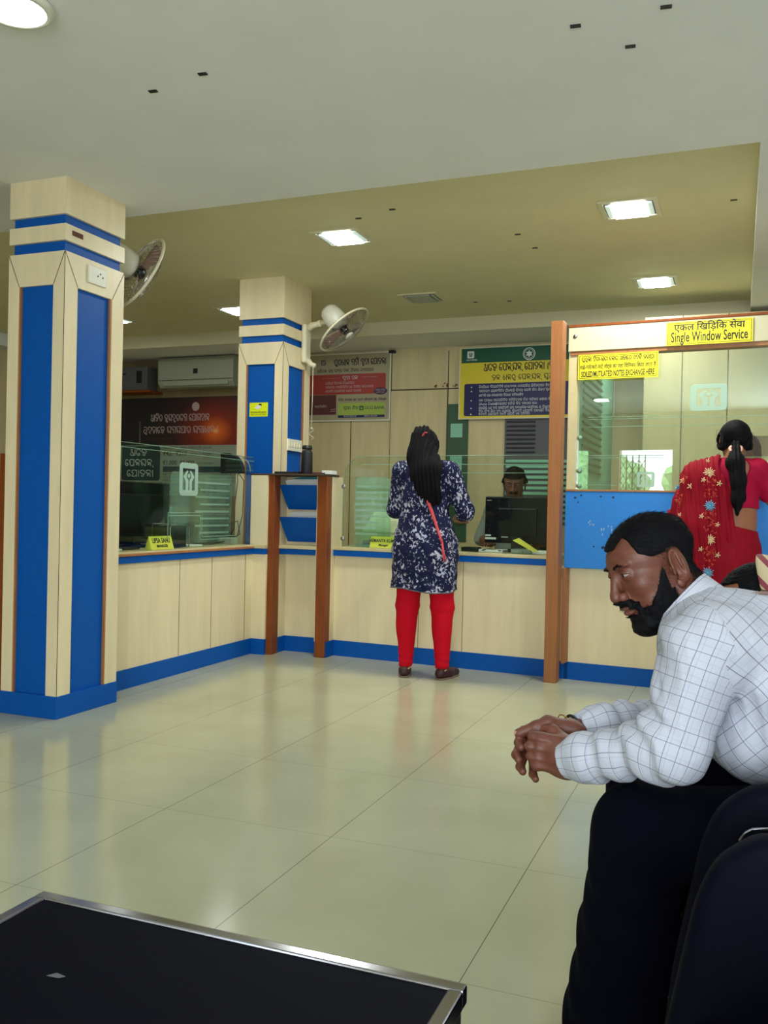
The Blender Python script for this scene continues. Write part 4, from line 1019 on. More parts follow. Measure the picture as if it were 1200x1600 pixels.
def vnoise(P, s, seed=0):
    """cheap smooth pseudo-noise in -1..1"""
    q = P*s; r = np.random.RandomState(seed); o = 0
    for i in range(5):
        w = r.normal(size=3).astype(np.float32); w /= np.linalg.norm(w); w2 = r.normal(size=3).astype(np.float32); w2 /= np.linalg.norm(w2)
        o = o+np.sin(q@w*(1+.3*i)+r.rand()*6+1.6*np.sin(q@w2*.8+r.rand()*6))
    return o/3.2
def snet(f, lo, hi, h, newton=2):
    lo, hi = V3(lo), V3(hi); n = np.ceil((hi-lo)/h).astype(int)+1
    B = 5; nb = np.ceil(n/B).astype(int)
    g = np.stack(np.meshgrid(*[np.arange(k) for k in nb], indexing='ij'), -1).reshape(-1, 3)
    cc = lo+(g*B+B/2)*h; d = f(cc.astype(np.float32))
    act = g[np.abs(d) < B*h*1.35]
    vals = np.full(tuple(nb*B+1), 1.0, np.float32); sg = np.where(d < 0, -1.0, 1.0).reshape(tuple(nb)).astype(np.float32)
    vals[:-1, :-1, :-1] = np.repeat(np.repeat(np.repeat(sg, B, 0), B, 1), B, 2)
    off = np.stack(np.meshgrid(*[np.arange(B+1)]*3, indexing='ij'), -1).reshape(-1, 3)
    idx = (act[:, None, :]*B+off[None]).reshape(-1, 3)
    key = np.ravel_multi_index(idx.T, vals.shape); key = np.unique(key); idx = np.stack(np.unravel_index(key, vals.shape), -1)
    out = np.empty(len(idx), np.float32)
    for s in range(0, len(idx), 300000):
        out[s:s+300000] = f((lo+idx[s:s+300000]*h).astype(np.float32))
    vals[idx[:, 0], idx[:, 1], idx[:, 2]] = out
    S = vals < 0
    c = [S[i:S.shape[0]-1+i, j:S.shape[1]-1+j, k:S.shape[2]-1+k] for i in (0, 1) for j in (0, 1) for k in (0, 1)]
    cnt = sum(x.astype(np.int8) for x in c); cell = (cnt > 0) & (cnt < 8)
    ci = np.argwhere(cell); vid = np.full(cell.shape, -1, np.int64); vid[cell] = np.arange(len(ci))
    acc = np.zeros((len(ci), 3), np.float32); num = np.zeros(len(ci), np.float32)
    cor = [(i, j, k) for i in (0, 1) for j in (0, 1) for k in (0, 1)]
    vv = [vals[ci[:, 0]+i, ci[:, 1]+j, ci[:, 2]+k] for i, j, k in cor]
    for a in range(8):
        for b in range(a+1, 8):
            if sum(x != y for x, y in zip(cor[a], cor[b])) != 1: continue
            m = (vv[a] < 0) != (vv[b] < 0); t = np.where(m, vv[a]/(vv[a]-vv[b]+1e-12), 0)
            pa = np.array(cor[a], np.float32); pb = np.array(cor[b], np.float32)
            acc += m[:, None]*(pa+(pb-pa)*t[:, None]); num += m
    V = lo+(ci+acc/num[:, None])*h
    F = []
    for ax in range(3):
        sl0 = [slice(None)]*3; sl1 = [slice(None)]*3; sl0[ax] = slice(0, -1); sl1[ax] = slice(1, None)
        a, b = S[tuple(sl0)], S[tuple(sl1)]; e = np.argwhere(a != b); o1, o2 = [q for q in range(3) if q != ax]
        m = (e[:, o1] > 0) & (e[:, o2] > 0) & (e[:, o1] < cell.shape[o1]) & (e[:, o2] < cell.shape[o2]) & (e[:, ax] < cell.shape[ax]); e = e[m]
        def q(d1, d2):
            x = e.copy(); x[:, o1] -= d1; x[:, o2] -= d2; return vid[x[:, 0], x[:, 1], x[:, 2]]
        quad = np.stack([q(0, 0), q(1, 0), q(1, 1), q(0, 1)], -1)
        flip = S[e[:, 0], e[:, 1], e[:, 2]]
        if ax == 1: flip = ~flip
        quad[~flip] = quad[~flip][:, ::-1]
        F.append(quad[:, ::-1])
    F = np.concatenate(F); F = F[(F >= 0).all(1)]
    V = V.astype(np.float32)
    for _ in range(newton):
        e = h*.3; d = f(V); G = np.stack([f(V+np.eye(3, dtype=np.float32)[i]*e)-d for i in range(3)], -1)/e
        st = (d/np.maximum((G*G).sum(1), .25))[:, None]*G; L = np.linalg.norm(st, axis=1, keepdims=True); V = V-st*np.minimum(1, h*.6/np.maximum(L, 1e-9))
    return V, F
def np_mesh(name, V, F, m, parent=None, uv=None, extra=None):
    me = bpy.data.meshes.new(name); me.vertices.add(len(V)); me.vertices.foreach_set('co', V.astype(np.float32).ravel())
    me.loops.add(F.size); me.loops.foreach_set('vertex_index', F.astype(np.int32).ravel())
    me.polygons.add(len(F)); me.polygons.foreach_set('loop_start', np.arange(0, F.size, F.shape[1], dtype=np.int32))
    me.polygons.foreach_set('loop_total', np.full(len(F), F.shape[1], np.int32)); me.update(calc_edges=True); me.validate()
    me.polygons.foreach_set('use_smooth', np.ones(len(me.polygons), bool))
    me.materials.append(M[m] if isinstance(m, str) else m)
    if uv is not None and len(me.loops) == F.size:
        l = me.uv_layers.new(name='cloth'); l.data.foreach_set('uv', uv[F.ravel()].astype(np.float32).ravel())
    return new_obj(name, me, parent)
def snmesh(name, f, lo, hi, h, m, parent, uvf=None, newton=2):
    V, F = snet(f, lo, hi, h, newton); return np_mesh(name, V, F, m, parent, uvf(V) if uvf else None)
def join_np(parts):
    Vs, Fs, o = [], [], 0
    for V, F in parts: Vs.append(V); Fs.append(F+o); o += len(V)
    return np.concatenate(Vs), np.concatenate(Fs)

# ---- head: local frame x = the head's right, y = forward, z = up, origin between the ear holes, metres
def head_sdf(P, fem=False):
    x, y, z = P[:, 0], P[:, 1], P[:, 2]; ax = np.abs(x); Q = np.stack([ax, y, z], -1)
    d = ell(P, (0, -.010, .045), (.0755, .093, .085))
    d = smin(d, ell(P, (0, .030, .030), (.066, .062, .070)), .03)                       # forehead
    d = smin(d, ell(P, (0, .040, -.030), (.052, .050, .066)), .025)                      # mid face
    d = smin(d, ell(Q, (.040, .018, -.045), (.026, .050, .040)), .025)                   # jaw sides
    d = smin(d, ell(P, (0, .064, -.084), (.027, .022, .020)), .022)                      # chin
    d = smin(d, ell(Q, (.043, .058, -.012), (.021, .024, .017)), .016)                   # cheekbones
    d = smin(d, ell(Q, (.028, .082, .034), (.026, .012, .008)), .010)                    # brow ridge
    d = smax(d, -ell(Q, (.0325, .098, .0125), (.0175, .020, .0125)), .009)               # sockets
    br = caps(P, (0, .085, .028), (0, .109, -.016), .0080, .0102)
    d = smin(d, br, .008)                                                                # nose
    d = smin(d, ell(P, (0, .110, -.0220), (.0125, .0130, .0112)), .005)
    d = smin(d, ell(Q, (.0140, .099, -.0250), (.0090, .0120, .0092)), .004)
    d = smax(d, -ell(Q, (.0075, .1035, -.0325), (.0042, .0065, .0045)), .002)            # nostrils
    d = smin(d, ell(P, (0, .083, -.046), (.026, .018, .018)), .010)                      # muzzle
    d = smin(d, ell(P, (0, .0975, -.0475), (.0225, .0070, .0048)), .003)                 # lips
    d = smin(d, ell(P, (0, .0955, -.0570), (.0190, .0075, .0055)), .003)
    d = smax(d, -ell(P, (0, .106, -.0522), (.0235, .0085, .0011)), .0015)
    e = ell(Q, (.0325, .0765, .0125), (.0166, .0164, .0162))                             # lids
    slit = np.maximum(np.abs(z-.0115+.10*(ax-.0325))-.0036*(1-((ax-.0325)/.0155)**2), -(y-.078))
    e = smax(e, -slit, .0010); d = smin(d, e, .0035)
    d = smax(d, -np.maximum(ell(Q, (.0325, .0765, .0125), (.0129, .0129, .0129)), -(y-.074)), .0006)
    d = d+.0006*np.sin(z*430+6*np.sin(x*40))*sstep(z, .040, .050)*sstep(.085-z, 0, .01)*sstep(y, .06, .075)
    # ears
    Q = Q+np.array([0, .002, .010], np.float32)
    R = Matrix.Rotation(math.radians(-18), 3, 'Z') @ Matrix.Rotation(math.radians(-8), 3, 'X')
    ea = ell(Q, (.081, -.014, .006), (.0080, .0225, .0350), R)
    ea = smax(ea, -ell(Q, (.089, -.010, .008), (.0080, .0145, .0255), R), .003)
    ea = smax(ea, -ell(Q, (.090, -.004, -.006), (.012, .0085, .012), R), .002)
    ea = smin(ea, ell(Q, (.0835, .0035, -.004), (.0035, .0035, .0050)), .003)
    ea = smin(ea, ell(Q, (.0835, -.0175, .010), (.0030, .0040, .018), R), .003); ea = smin(ea, ell(Q, (.0775, .004, .000), (.0035, .0045, .0070)), .004)
    ea = smin(ea, ell(Q, (.0775, -.004, -.026), (.0055, .0095, .0095)), .004)
    d = smin(d, ea, .004)
    return d
def frame3(fw, up=(0, 0, 1)):
    f = Vector(fw).normalized(); u = Vector(up); r = f.cross(u).normalized(); u = r.cross(f)
    return np.array([[r.x, f.x, u.x], [r.y, f.y, u.y], [r.z, f.z, u.z]], np.float32)     # columns: right, forward, up
class Head:
    def __init__(s, o, fw, up=(0, 0, 1), k=1.0): s.o = V3(o); s.R = frame3(fw, up); s.k = k
    @staticmethod
    def warp(z): return z-.0100*np.exp(-((z-.024)/.035)**2)+.006*sstep(-z, .035, .09)+.008*sstep(z, .05, .12)
    def loc(s, P):
        L = ((P-s.o)@s.R)/s.k; L[:, 2] = s.warp(L[:, 2]); return L
    def wld(s, p):
        z = p[2]
        for _ in range(12): z = z-(float(s.warp(np.array([z]))[0])-p[2])
        return s.o+(s.R@V3(p[0], p[1], z))*s.k
    def sdf(s, P): return head_sdf(s.loc(P))*s.k
    def box(s, m=.16): return s.o-m*s.k, s.o+m*s.k
    def eyes(s, parent):
        for sg in (-1, 1):
            c = s.wld((sg*.0325, .0765, .0125)); MB().ball(c, .0128*s.k, n=20).build('eye', 'eyewhite', parent)
            e = parent.children[-1] if False else None
            g = V3(sg*.0325, .0765, .0125); dirv = V3(sg*-.05+.28, 1, -.02); dirv /= np.linalg.norm(dirv)
            q = s.wld(g+dirv*.0072); MB().ball(q, .0070*s.k, n=16).build('iris', 'iris', parent)
    def hair(s, thick, parent, m='hair', h=.003, name='hair', lo=-.17, hi=.17, extra=None, nz=.0016):
        """thick(local P) -> hair thickness; extra(world P) -> another volume joined in"""
        def f(P):
            L = s.loc(P); t = thick(L); st = np.sin(L[:, 0]*520+L[:, 2]*160+3*np.sin(L[:, 1]*90))*nz*.6+vnoise(L, 260, 5)*nz
            d = (head_sdf(L)-t-st*(t > .001))*s.k
            if extra is not None: d = smin(d, extra(P), .012)
            return d
        e = extra is not None
        b0, b1 = s.o+(V3(-.20, -.26, extra.zlo) if e else V3(lo, lo, lo)), s.o+V3(hi, hi, hi)
        return snmesh(name, f, b0, b1, h, m, parent, newton=1)

def strands(name, H, VF, thick, n, length, comb, parent, lift=.4, fuzz=.0015, m='hair', seed=1):
    # thin three-sided hairs rooted in the head surface where thick() says hair grows
    V, F = VF; A = V[F[:, 0]]; Nn = np.cross(V[F[:, 1]]-A, V[F[:, 3]]-A); ar = np.linalg.norm(Nn, axis=1)+1e-12; Nn = Nn/ar[:, None]
    L = H.loc(A.astype(np.float32)); tk = thick(L.astype(np.float32)); ok = (tk+fuzz > 0)*ar*np.clip((tk+fuzz)/.004, .05, 1)
    rs = np.random.RandomState(seed); i = rs.choice(len(A), n, p=ok/ok.sum()); u = rs.rand(n, 2)
    root = A[i]+(V[F[i, 1]]-A[i])*u[:, :1]+(V[F[i, 3]]-A[i])*u[:, 1:]; nn = Nn[i]; c = np.linalg.norm(H.o[None]-root, axis=1)
    nn = nn*np.sign(((root-H.o)*nn).sum(1))[:, None]
    t_ = np.clip(tk[i], 0, .02); root = root+nn*(t_*H.k*.75)[:, None]
    d = comb(L[i])@H.R.T; d = d/np.linalg.norm(d, axis=1, keepdims=True); d = d-nn*(d*nn).sum(1)[:, None]; d = d/(np.linalg.norm(d, axis=1, keepdims=True)+1e-6)
    d = d+nn*lift*rs.rand(n, 1)+rs.normal(size=(n, 3))*.22; d = d/np.linalg.norm(d, axis=1, keepdims=True)
    ln = length*(.35+.65*np.clip((tk[i]+fuzz)/.008, 0, 1))*(.6+.6*rs.rand(n)); e = root+d*ln[:, None]-nn*(ln*.12)[:, None]; mid = (root+e)/2+nn*(ln*.06)[:, None]
    s1 = np.cross(d, nn); s1 /= np.linalg.norm(s1, axis=1, keepdims=True)+1e-9; s2 = np.cross(d, s1); w = .00022
    P_ = []
    for k in range(3): P_.append(root+(s1*math.cos(k*2.094)+s2*math.sin(k*2.094))*w*1.3)
    for k in range(3): P_.append(mid+(s1*math.cos(k*2.094)+s2*math.sin(k*2.094))*w)
    P_.append(e); V2 = np.stack(P_, 1).reshape(-1, 3); b = np.arange(n)[:, None]*7
    Fq = np.concatenate([b+np.array([[k, (k+1) % 3, 3+(k+1) % 3, 3+k]]) for k in range(3)]); Ft = np.concatenate([b+np.array([[3+k, 3+(k+1) % 3, 6]]) for k in range(3)])
    me = bpy.data.meshes.new(name); me.from_pydata(V2.tolist(), [], Fq.tolist()+Ft.tolist()); me.materials.append(M[m])
    return tag(new_obj(name, me, parent), kind='stuff')

# ================================================================ the seated man in the checked shirt
def shirt_mat():
    m = mat('checked_shirt_cloth', srgb(190, 192, 204), .85, spec=.2); t = NT(m)
    uv = t.n('ShaderNodeUVMap'); uv.uv_map = 'cloth'; s = t.n('ShaderNodeSeparateXYZ'); t.l(uv.outputs[0], s.inputs[0])
    def ln(o, per, off, w, soft=.0006):
        x = t.math('ABSOLUTE', t.math('SUBTRACT', t.math('FRACT', t.math('ADD', t.math('DIVIDE', o, per), off)), .5))
        r = t.n('ShaderNodeMapRange', interpolation_type='SMOOTHSTEP'); r.inputs[1].default_value = (w+soft)/per; r.inputs[2].default_value = w*.4/per
        r.inputs[3].default_value = 0; r.inputs[4].default_value = 1; t.l(x, r.inputs[0]); return r.outputs[0]
    a = ln(s.outputs[0], .029, 0, .00045); b = ln(s.outputs[1], .029, 0, .00045)
    c = ln(s.outputs[0], .030, .30, .0005); d = ln(s.outputs[1], .030, .5, .0004)
    dark = t.math('MAXIMUM', t.math('MULTIPLY', a, .9), t.math('MULTIPLY', b, .75)); pale = t.math('MAXIMUM', t.math('MULTIPLY', c, .55), t.math('MULTIPLY', d, .35))
    base = t.mix(pale, srgb(190, 192, 204), srgb(150, 154, 185)); t.l(t.mix(dark, base, srgb(92, 94, 116)), t.b.inputs['Base Color'])
    t.bump(t.noise(t.obj((1, 1, 1)), 35, 5, .6), .25, .01); return m
M['shirt'] = shirt_mat()

def limb_uv(P, segs):
    """(u around, v along) from the nearest segment of a chain of (a, b, r)"""
    best = np.full(len(P), 9e9); U = np.zeros(len(P)); Vv = np.zeros(len(P)); acc = 0
    for a, b, r, ref in segs:
        a_, b_ = V3(a), V3(b); ba = b_-a_; L = float(np.linalg.norm(ba)); w = ba/L; pa = P-a_; h = np.clip(pa@w, 0, L)
        d = np.linalg.norm(pa-h[:, None]*w, axis=1)-r; x = V3(ref); x = x-w*(x@w); x /= np.linalg.norm(x); y = np.cross(w, x)
        th = np.arctan2(pa@y, pa@x); m = d < best; best = np.where(m, d, best); U = np.where(m, th*r*1.05, U); Vv = np.where(m, acc+(pa@w), Vv); acc += L
    return U, Vv, best

def build_man():
    t = thing('person', 'seated bearded man in a white checked shirt and black trousers, hands clasped', 'person', None)
    H = Head((-.160, 1.985, .999), (-.765, -.535, -.36), (-.10, .15, 1), k=.955)
    # --- body
    pel, sp1, ch, uc, nb = (.27, 1.95, .53), (.23, 1.955, .68), (.13, 1.965, .82), (.055, 1.97, .885), (.00, 1.975, .935)
    sL, eL, wL = (-.035, 1.81, .885), (-.106, 1.772, .678), (-.312, 1.860, .613)
    sR, eR, wR = (-.02, 2.14, .875), (-.09, 2.18, .660), (-.300, 1.975, .650)
    hipL, kL, aL = (.24, 1.87, .50), (-.165, 1.83, .505), (-.215, 1.84, .09)
    hipR, kR, aR = (.24, 2.04, .50), (-.17, 2.10, .505), (-.190, 2.10, .09)
    def body(P):
        d = chain(P, [pel, sp1, ch, uc], [.11, .105, .105, .085], .05)
        d = smin(d, caps(P, sL, sR, .055, .055), .04)
        d = smin(d, caps(P, (-.035, 1.975, .895), H.wld((0, -.018, -.03)), .050, .054), .03)
        for s_, e_, w_ in ((sL, eL, wL), (sR, eR, wR)): d = smin(d, chain(P, [s_, e_, w_], [.05, .041, .027], .02), .02)
        for h_, k_, a_ in ((hipL, kL, aL), (hipR, kR, aR)): d = smin(d, chain(P, [h_, k_, a_], [.085, .056, .040], .03), .04)
        return d
    parts = [snet(body, (-.45, 1.6, .02), (.5, 2.4, 1.04), .008)]
    def hn(P):
        neck = caps(P, (-.035, 1.975, .895), H.wld((0, -.018, -.02)), .052, .056)
        neck = smin(neck, ell(P, H.wld((0, .06, -.12)), (.012, .012, .02)), .02)
        d = smin(H.sdf(P), neck, .014)
        return np.maximum(d, -(P[:, 2]-.90))
    lo, hi = H.box(.165); parts.append(snet(hn, lo, hi, .0018))
    # --- hands
    def fing(P, pts, r): return chain(P, pts, [r*1.08, r*1.0, r*.95, r*.80][:len(pts)], .004)
    def near_hand(P):
        d = rbox(P, (-.345, 1.866, .621), (.044, .016, .040), .015, Matrix.Rotation(math.radians(6), 3, 'Y') @ Matrix.Rotation(math.radians(4), 3, 'Z'))
        d = smin(d, caps(P, (-.245, 1.842, .618), (-.325, 1.866, .620), .028, .031), .018)
        d = smin(d, ell(P, (-.315, 1.870, .588), (.034, .018, .018)), .014)          # heel of the hand
        K = [(-.386, 1.864, .652), (-.392, 1.862, .632), (-.389, 1.863, .611), (-.378, 1.866, .592)]
        for i, k in enumerate(K):
            r = (.0100, .0102, .0098, .0088)[i]; L = (.042, .046, .042, .034)[i]
            k = V3(k); p1 = k+V3(-.008, .030, -.006+.002*i)*L/.034; p2 = p1+V3(.016, .018, -.004)*L/.034; p3 = p2+V3(.018, .004, -.002)*L/.034
            d = smin(d, ell(P, k, (.012, .011, .0105)), .007); d = smin(d, fing(P, [k, p1, p2, p3], r), .005)
        # thumb runs along the top, under the other hand
        d = smin(d, chain(P, [(-.315, 1.875, .640), (-.352, 1.893, .662), (-.385, 1.905, .660), (-.405, 1.91, .650)], [.017, .0125, .0115, .009], .008), .010)
        # tendons
        for i, k in enumerate(K): d = d-.0012*np.exp(-((P[:, 2]-(k[2]+(P[:, 0]-k[0])*-.05))/.004)**2)*sstep(P[:, 0], -.33, -.37)*(P[:, 1] < 1.87)
        return d
    def far_hand(P):
        d = rbox(P, (-.351, 1.950, .634), (.036, .017, .036), .016, Matrix.Rotation(math.radians(-4), 3, 'Z') @ Matrix.Rotation(math.radians(6), 3, 'Y'))
        d = smin(d, caps(P, (-.24, 2.02, .655), (-.325, 1.960, .648), .026, .0285), .016)
        d = smin(d, ell(P, (-.320, 1.938, .657), (.032, .020, .019)), .014)            # ball of the thumb
        # thumb
        d = smin(d, chain(P, [(-.322, 1.938, .658), (-.366, 1.914, .672), (-.389, 1.903, .664), (-.424, 1.895, .648)], [.019, .0155, .0125, .0105], .007), .010)
        K = [(-.384, 1.945, .655), (-.387, 1.944, .633), (-.383, 1.945, .612), (-.372, 1.946, .592)]
        T3 = [(-.426, 1.885, .626), (-.429, 1.876, .602), (-.419, 1.872, .579), (-.392, 1.874, .566)]
        for i, k in enumerate(K):
            r = (.0105, .0105, .0100, .0090)[i]; k = V3(k); e = V3(T3[i]); m1 = k*.55+e*.45+V3(-.018, .010, .004)
            d = smin(d, ell(P, k, (.012, .012, .011)), .007); d = smin(d, fing(P, [k, m1, e+V3(.003, .006, .003), e+V3(.012, -.010, -.002)], r), .005)
        return d
    hands = lambda P: smin(near_hand(P), far_hand(P), .0022)
    parts.append(snet(hands, (-.47, 1.80, .52), (-.22, 2.06, .73), .0021))
    V, F = join_np(parts); b = np_mesh('body', V, F, 'skin', t)
    H.eyes(t)
    # nails
    for c, r_, ang in (((-.4285, 1.8885, .6495), (.0050, .0028, .0048), 0), ):
        MB().ball(c, r_).build('thumb_nail', 'nail', t)
    # lips
    def lips(P):
        L = H.loc(P); return (np.maximum(head_sdf(L)-.0009, smin(ell(L, (0, .0985, -.0478), (.0195, .012, .0042)), ell(L, (0, .0965, -.0572), (.0170, .012, .0050)), .001)))*H.k
    snmesh('lips', lips, H.wld((0, .095, -.052))-.035, H.wld((0, .095, -.052))+.035, .0016, 'lip', t)
    # hair, brows and beard
    def hair_t(L):
        x, y, z = L[:, 0], L[:, 1], L[:, 2]; ax = np.abs(x)
        line = .080+.050*sstep(ax, .016, .040)                                           # tuft in front, bare temples
        top = sstep(z-line-.25*np.maximum(y-.085, 0), -.003, .005)
        yb = np.interp(z, [-.05, -.03, .0, .02, .035, .05, .075, .09, .11], [.012, .014, .016, .021, .040, .056, .058, .056, .056])
        side = sstep(yb-y, -.002, .005)*sstep(z, -.055, -.040)
        ear = ((y+.014)/.029)**2+((z+.006)/.043)**2 < 1
        low = (z < -.006) & (y > -.03)                                                    # sideburn only in front of the ear
        side = np.where(ear & (ax > .05) & (y < .006), 0, side)
        side = np.where(low & (y < -.03), 0, side); burn = (z < .030) & (y > -.005)
        t_ = np.maximum(top, np.where(burn, side*.45, side))
        return -.004+t_*(.007+.005*sstep(z, .06, .11)+.0015*vnoise(L, 45, 3))
    hm = H.hair(hair_t, t, h=.0026, nz=.0006)
    strands('hair_strands', H, parts[1], hair_t, 15000, .017, lambda L: np.stack([L[:, 0]*2, -np.ones(len(L))*.35-L[:, 1]*4, -.35+0*L[:, 0]], -1), hm, lift=.35)
    def beard_t(L):
        x, y, z = L[:, 0], L[:, 1], L[:, 2]; ax = np.abs(x)
        jaw = sstep(-.036-.50*np.maximum(.058-y, 0)*-.55-z+.012*sstep(ax, .03, .05)*0, -.002, .012)
        jaw = sstep((-.050+.75*np.clip(.066-y, 0, .09)*1.5)-z, -.003, .014)                  # cheek line rises towards the ear
        jaw = jaw*sstep(y, .000, .010)*np.where((z > -.040) & (y < .014), 0, 1)
        chin = sstep(-.0640-z, -.002, .006)*sstep(y, .02, .04)
        gap = sstep(ax, .0205, .0265)                                                   # clean mouth, soul patch below
        lowlip = ell(L, (0, .093, -.0655), (.011, .02, .004)) > 0
        stache = sstep(.0098-np.abs(z+.0385+.10*ax+np.maximum(ax-.020, 0)*.9), -.001, .003)*sstep(y, .07, .08)*sstep(.0365-ax, 0, .006)
        gote = sstep(.006-np.abs(ax-.029-.15*(z+.05)), -.001, .004)*sstep(-.038-z, 0, .006)*sstep(y, .055, .07)
        t_ = np.maximum(np.maximum(jaw*np.where(z > -.064, gap, 1), chin), np.maximum(stache, gote))
        t_ = t_*np.where(z > -.064, np.where((ax < .0205) & (z < -.0425), 0, 1), 1)
        L2 = .0035+.0065*sstep(-z, .050, .088)+.010*sstep(-z, .078, .10)
        return -.004+t_*(.0048+L2*.70+.0008*vnoise(L, 170, 8))
    bm_ = H.hair(beard_t, t, h=.0023, name='beard', nz=.0005)
    strands('beard_strands', H, parts[1], beard_t, 11000, .010, lambda L: np.stack([L[:, 0]*3, .1+0*L[:, 0], -np.ones(len(L))], -1), bm_, lift=.6, fuzz=.0035)
    def brow_t(L):
        ax = np.abs(L[:, 0]); zc = np.interp(ax, [.010, .028, .050], [.0300, .0365, .0325]); w = np.interp(ax, [.009, .014, .035, .052], [0, .0034, .0032, .0])
        return np.where((L[:, 1] > .05) & (ax > .009) & (ax < .053), w-np.abs(L[:, 2]-zc), -.01)
    strands('eyebrows', H, parts[1], lambda L: np.minimum(brow_t(L), .0010), 520, .010, lambda L: np.stack([np.sign(L[:, 0]), -.2+0*L[:, 0], .25+0*L[:, 0]], -1), t, lift=.2, fuzz=.0003)
    # --- trousers
    def trou(P):
        d = smin(caps(P, (.26, 1.86, .53), (.26, 2.05, .53), .125, .125), chain(P, [(.22, 1.86, .525), kL, (-.185, 1.84, .30), aL], [.105, .086, .094, .092], .03), .04)
        d = smin(d, chain(P, [(.22, 2.05, .525), kR, (-.19, 2.11, .30), aR], [.105, .084, .090, .085], .03), .035)
        z = P[:, 2]; d = d+.004*np.sin(z*70+P[:, 0]*30+2*np.sin(P[:, 1]*40))*sstep(.5-z, 0, .1)*.6+.004*vnoise(P, 14, 21)
        d = smax(d, .075-z, .008)
        return smax(d, z-.64, .02)
    snmesh('trousers', trou, (-.40, 1.66, .05), (.46, 2.42, .68), .0065, 'navy_cloth', t)
    # --- shirt: torso, two sleeves, collar
    sLs, eLs = (-.052, 1.815, .870), (-.106, 1.775, .680)
    cuffL = (-.320, 1.862, .614); cuffR = (-.314, 1.966, .651)
    tor = [(.31, 1.955, .58), (.255, 1.955, .70), (.130, 1.965, .795), (.025, 1.972, .845)]
    def torso(P):
        Q = P.copy(); Q[:, 1] = 1.965+(P[:, 1]-1.965)*.80
        d = chain(Q, tor, [.155, .150, .142, .112], .06)*.95
        d = smin(d, caps(P, (-.025, 1.84, .872), (-.025, 2.11, .872), .084, .084), .05)
        d = smin(d, caps(P, (-.040, 1.93, .885), (-.040, 2.02, .885), .080, .080), .04)
        d = smin(d, ell(P, (-.075, 1.965, .845), (.075, .12, .10)), .05)
        d = smin(d, ell(P, (.065, 1.955, .69), (.125, .15, .10)), .05)
        d = smin(d, caps(P, (.050, 1.93, .872), (.050, 2.01, .872), .088, .088), .04)
        return d
    segL = [(sLs, eLs, .078, (0, -1, 0)), (eLs, cuffL, .052, (0, -1, 0))]
    def sleeve(P, s_, e_, c_, seed):
        s_, e_, c_ = V3(s_), V3(e_), V3(c_); w = c_-e_; L = float(np.linalg.norm(w)); w = w/L
        cu = c_-w*.055
        d = chain(P, [s_, e_, cu, c_], [.082, .062, .043, .0345], .035)
        # folds that run round the forearm and gather at the elbow
        h = (P-e_)@w; u = P@np.cross(w, V3(0, 1, 0)).astype(np.float32)
        d = d+.0045*np.sin(h*95+u*60+1.5*np.sin(u*45+seed))*sstep(h, -.06, .0)*sstep(L-.055-h, 0, .03)
        g = (P-e_)@((s_-e_)/np.linalg.norm(s_-e_)); d = d+.0050*np.sin(P[:, 0]*48+g*22+seed+1.2*np.sin(g*30))*sstep(g, .0, .05)*.8
        # cuff band
        d = np.minimum(d, np.maximum(caps(P, cu+w*.004, c_, .039, .0355), -((P-cu)@w)+.002))
        return d
    def shirt_raw(P):
        d = torso(P)
        d = d+.004*np.sin((P[:, 0]*28+P[:, 2]*38)+1.4*np.sin(P[:, 2]*22))*sstep(P[:, 0], .0, .08)
        d = smin(d, sleeve(P, sLs, eLs, cuffL, 0.), .020)
        d = smin(d, sleeve(P, (-.03, 2.125, .862), (-.085, 2.175, .655), cuffR, 2.), .022)
        W_ = P@np.array([[1, .25, -.2], [-.2, .8, .1], [.15, 0, .55]], np.float32)
        d = d+.0062*(np.abs(vnoise(W_, 21, 4))-.35)+.0030*(np.abs(vnoise(W_, 47, 9))-.35)
        return d
    wL_, wR_ = V3(cuffL)-V3(eLs), V3(cuffR)-V3(-.085, 2.175, .655); wL_ /= np.linalg.norm(wL_); wR_ /= np.linalg.norm(wR_)
    nk = H.wld((0, -.03, -.06))
    def shirt(P):
        d = shirt_raw(P)
        d = np.maximum(d, ((P-V3(cuffL))@wL_)*(np.linalg.norm(P-V3(cuffL), axis=1) < .12)-.0*P[:, 0]-(np.linalg.norm(P-V3(cuffL), axis=1) >= .12)*1.)
        d = np.maximum(d, ((P-V3(cuffR))@wR_)*(np.linalg.norm(P-V3(cuffR), axis=1) < .12)-(np.linalg.norm(P-V3(cuffR), axis=1) >= .12)*1.)
        return np.maximum(d, .565-P[:, 2])
    def shirt_uv(Vt):
        u1, v1, d1 = limb_uv(Vt, segL)
        u2, v2, d2 = limb_uv(Vt, [((-.03, 2.125, .862), (-.085, 2.175, .655), .078, (0, -1, 0)), ((-.085, 2.175, .668), cuffR, .052, (0, -1, 0))])
        ut, vt, dt = limb_uv(Vt, [(tor[3], tor[0], .15, (0, -1, 0))])
        dt = torso(Vt)-.012; d1 = sleeve(Vt, sLs, eLs, cuffL, 0.); d2 = sleeve(Vt, (-.03, 2.125, .862), (-.085, 2.175, .655), cuffR, 2.)
        U = np.where(dt < np.minimum(d1, d2), ut, np.where(d1 < d2, u1, u2)); W_ = np.where(dt < np.minimum(d1, d2), vt, np.where(d1 < d2, v1, v2))
        U = U+.003*vnoise(Vt, 22, 31); W_ = W_+.003*vnoise(Vt, 22, 32)
        return np.stack([U, W_], -1)
    snmesh('shirt', shirt, (-.36, 1.62, .54), (.50, 2.34, 1.0), .0042, 'shirt', t, shirt_uv)
    # collar: a folded band round the neck
    ca, cb = V3(-.050, 1.972, .893), V3(-.117, 1.980, .950); cw = (cb-ca)/np.linalg.norm(cb-ca)
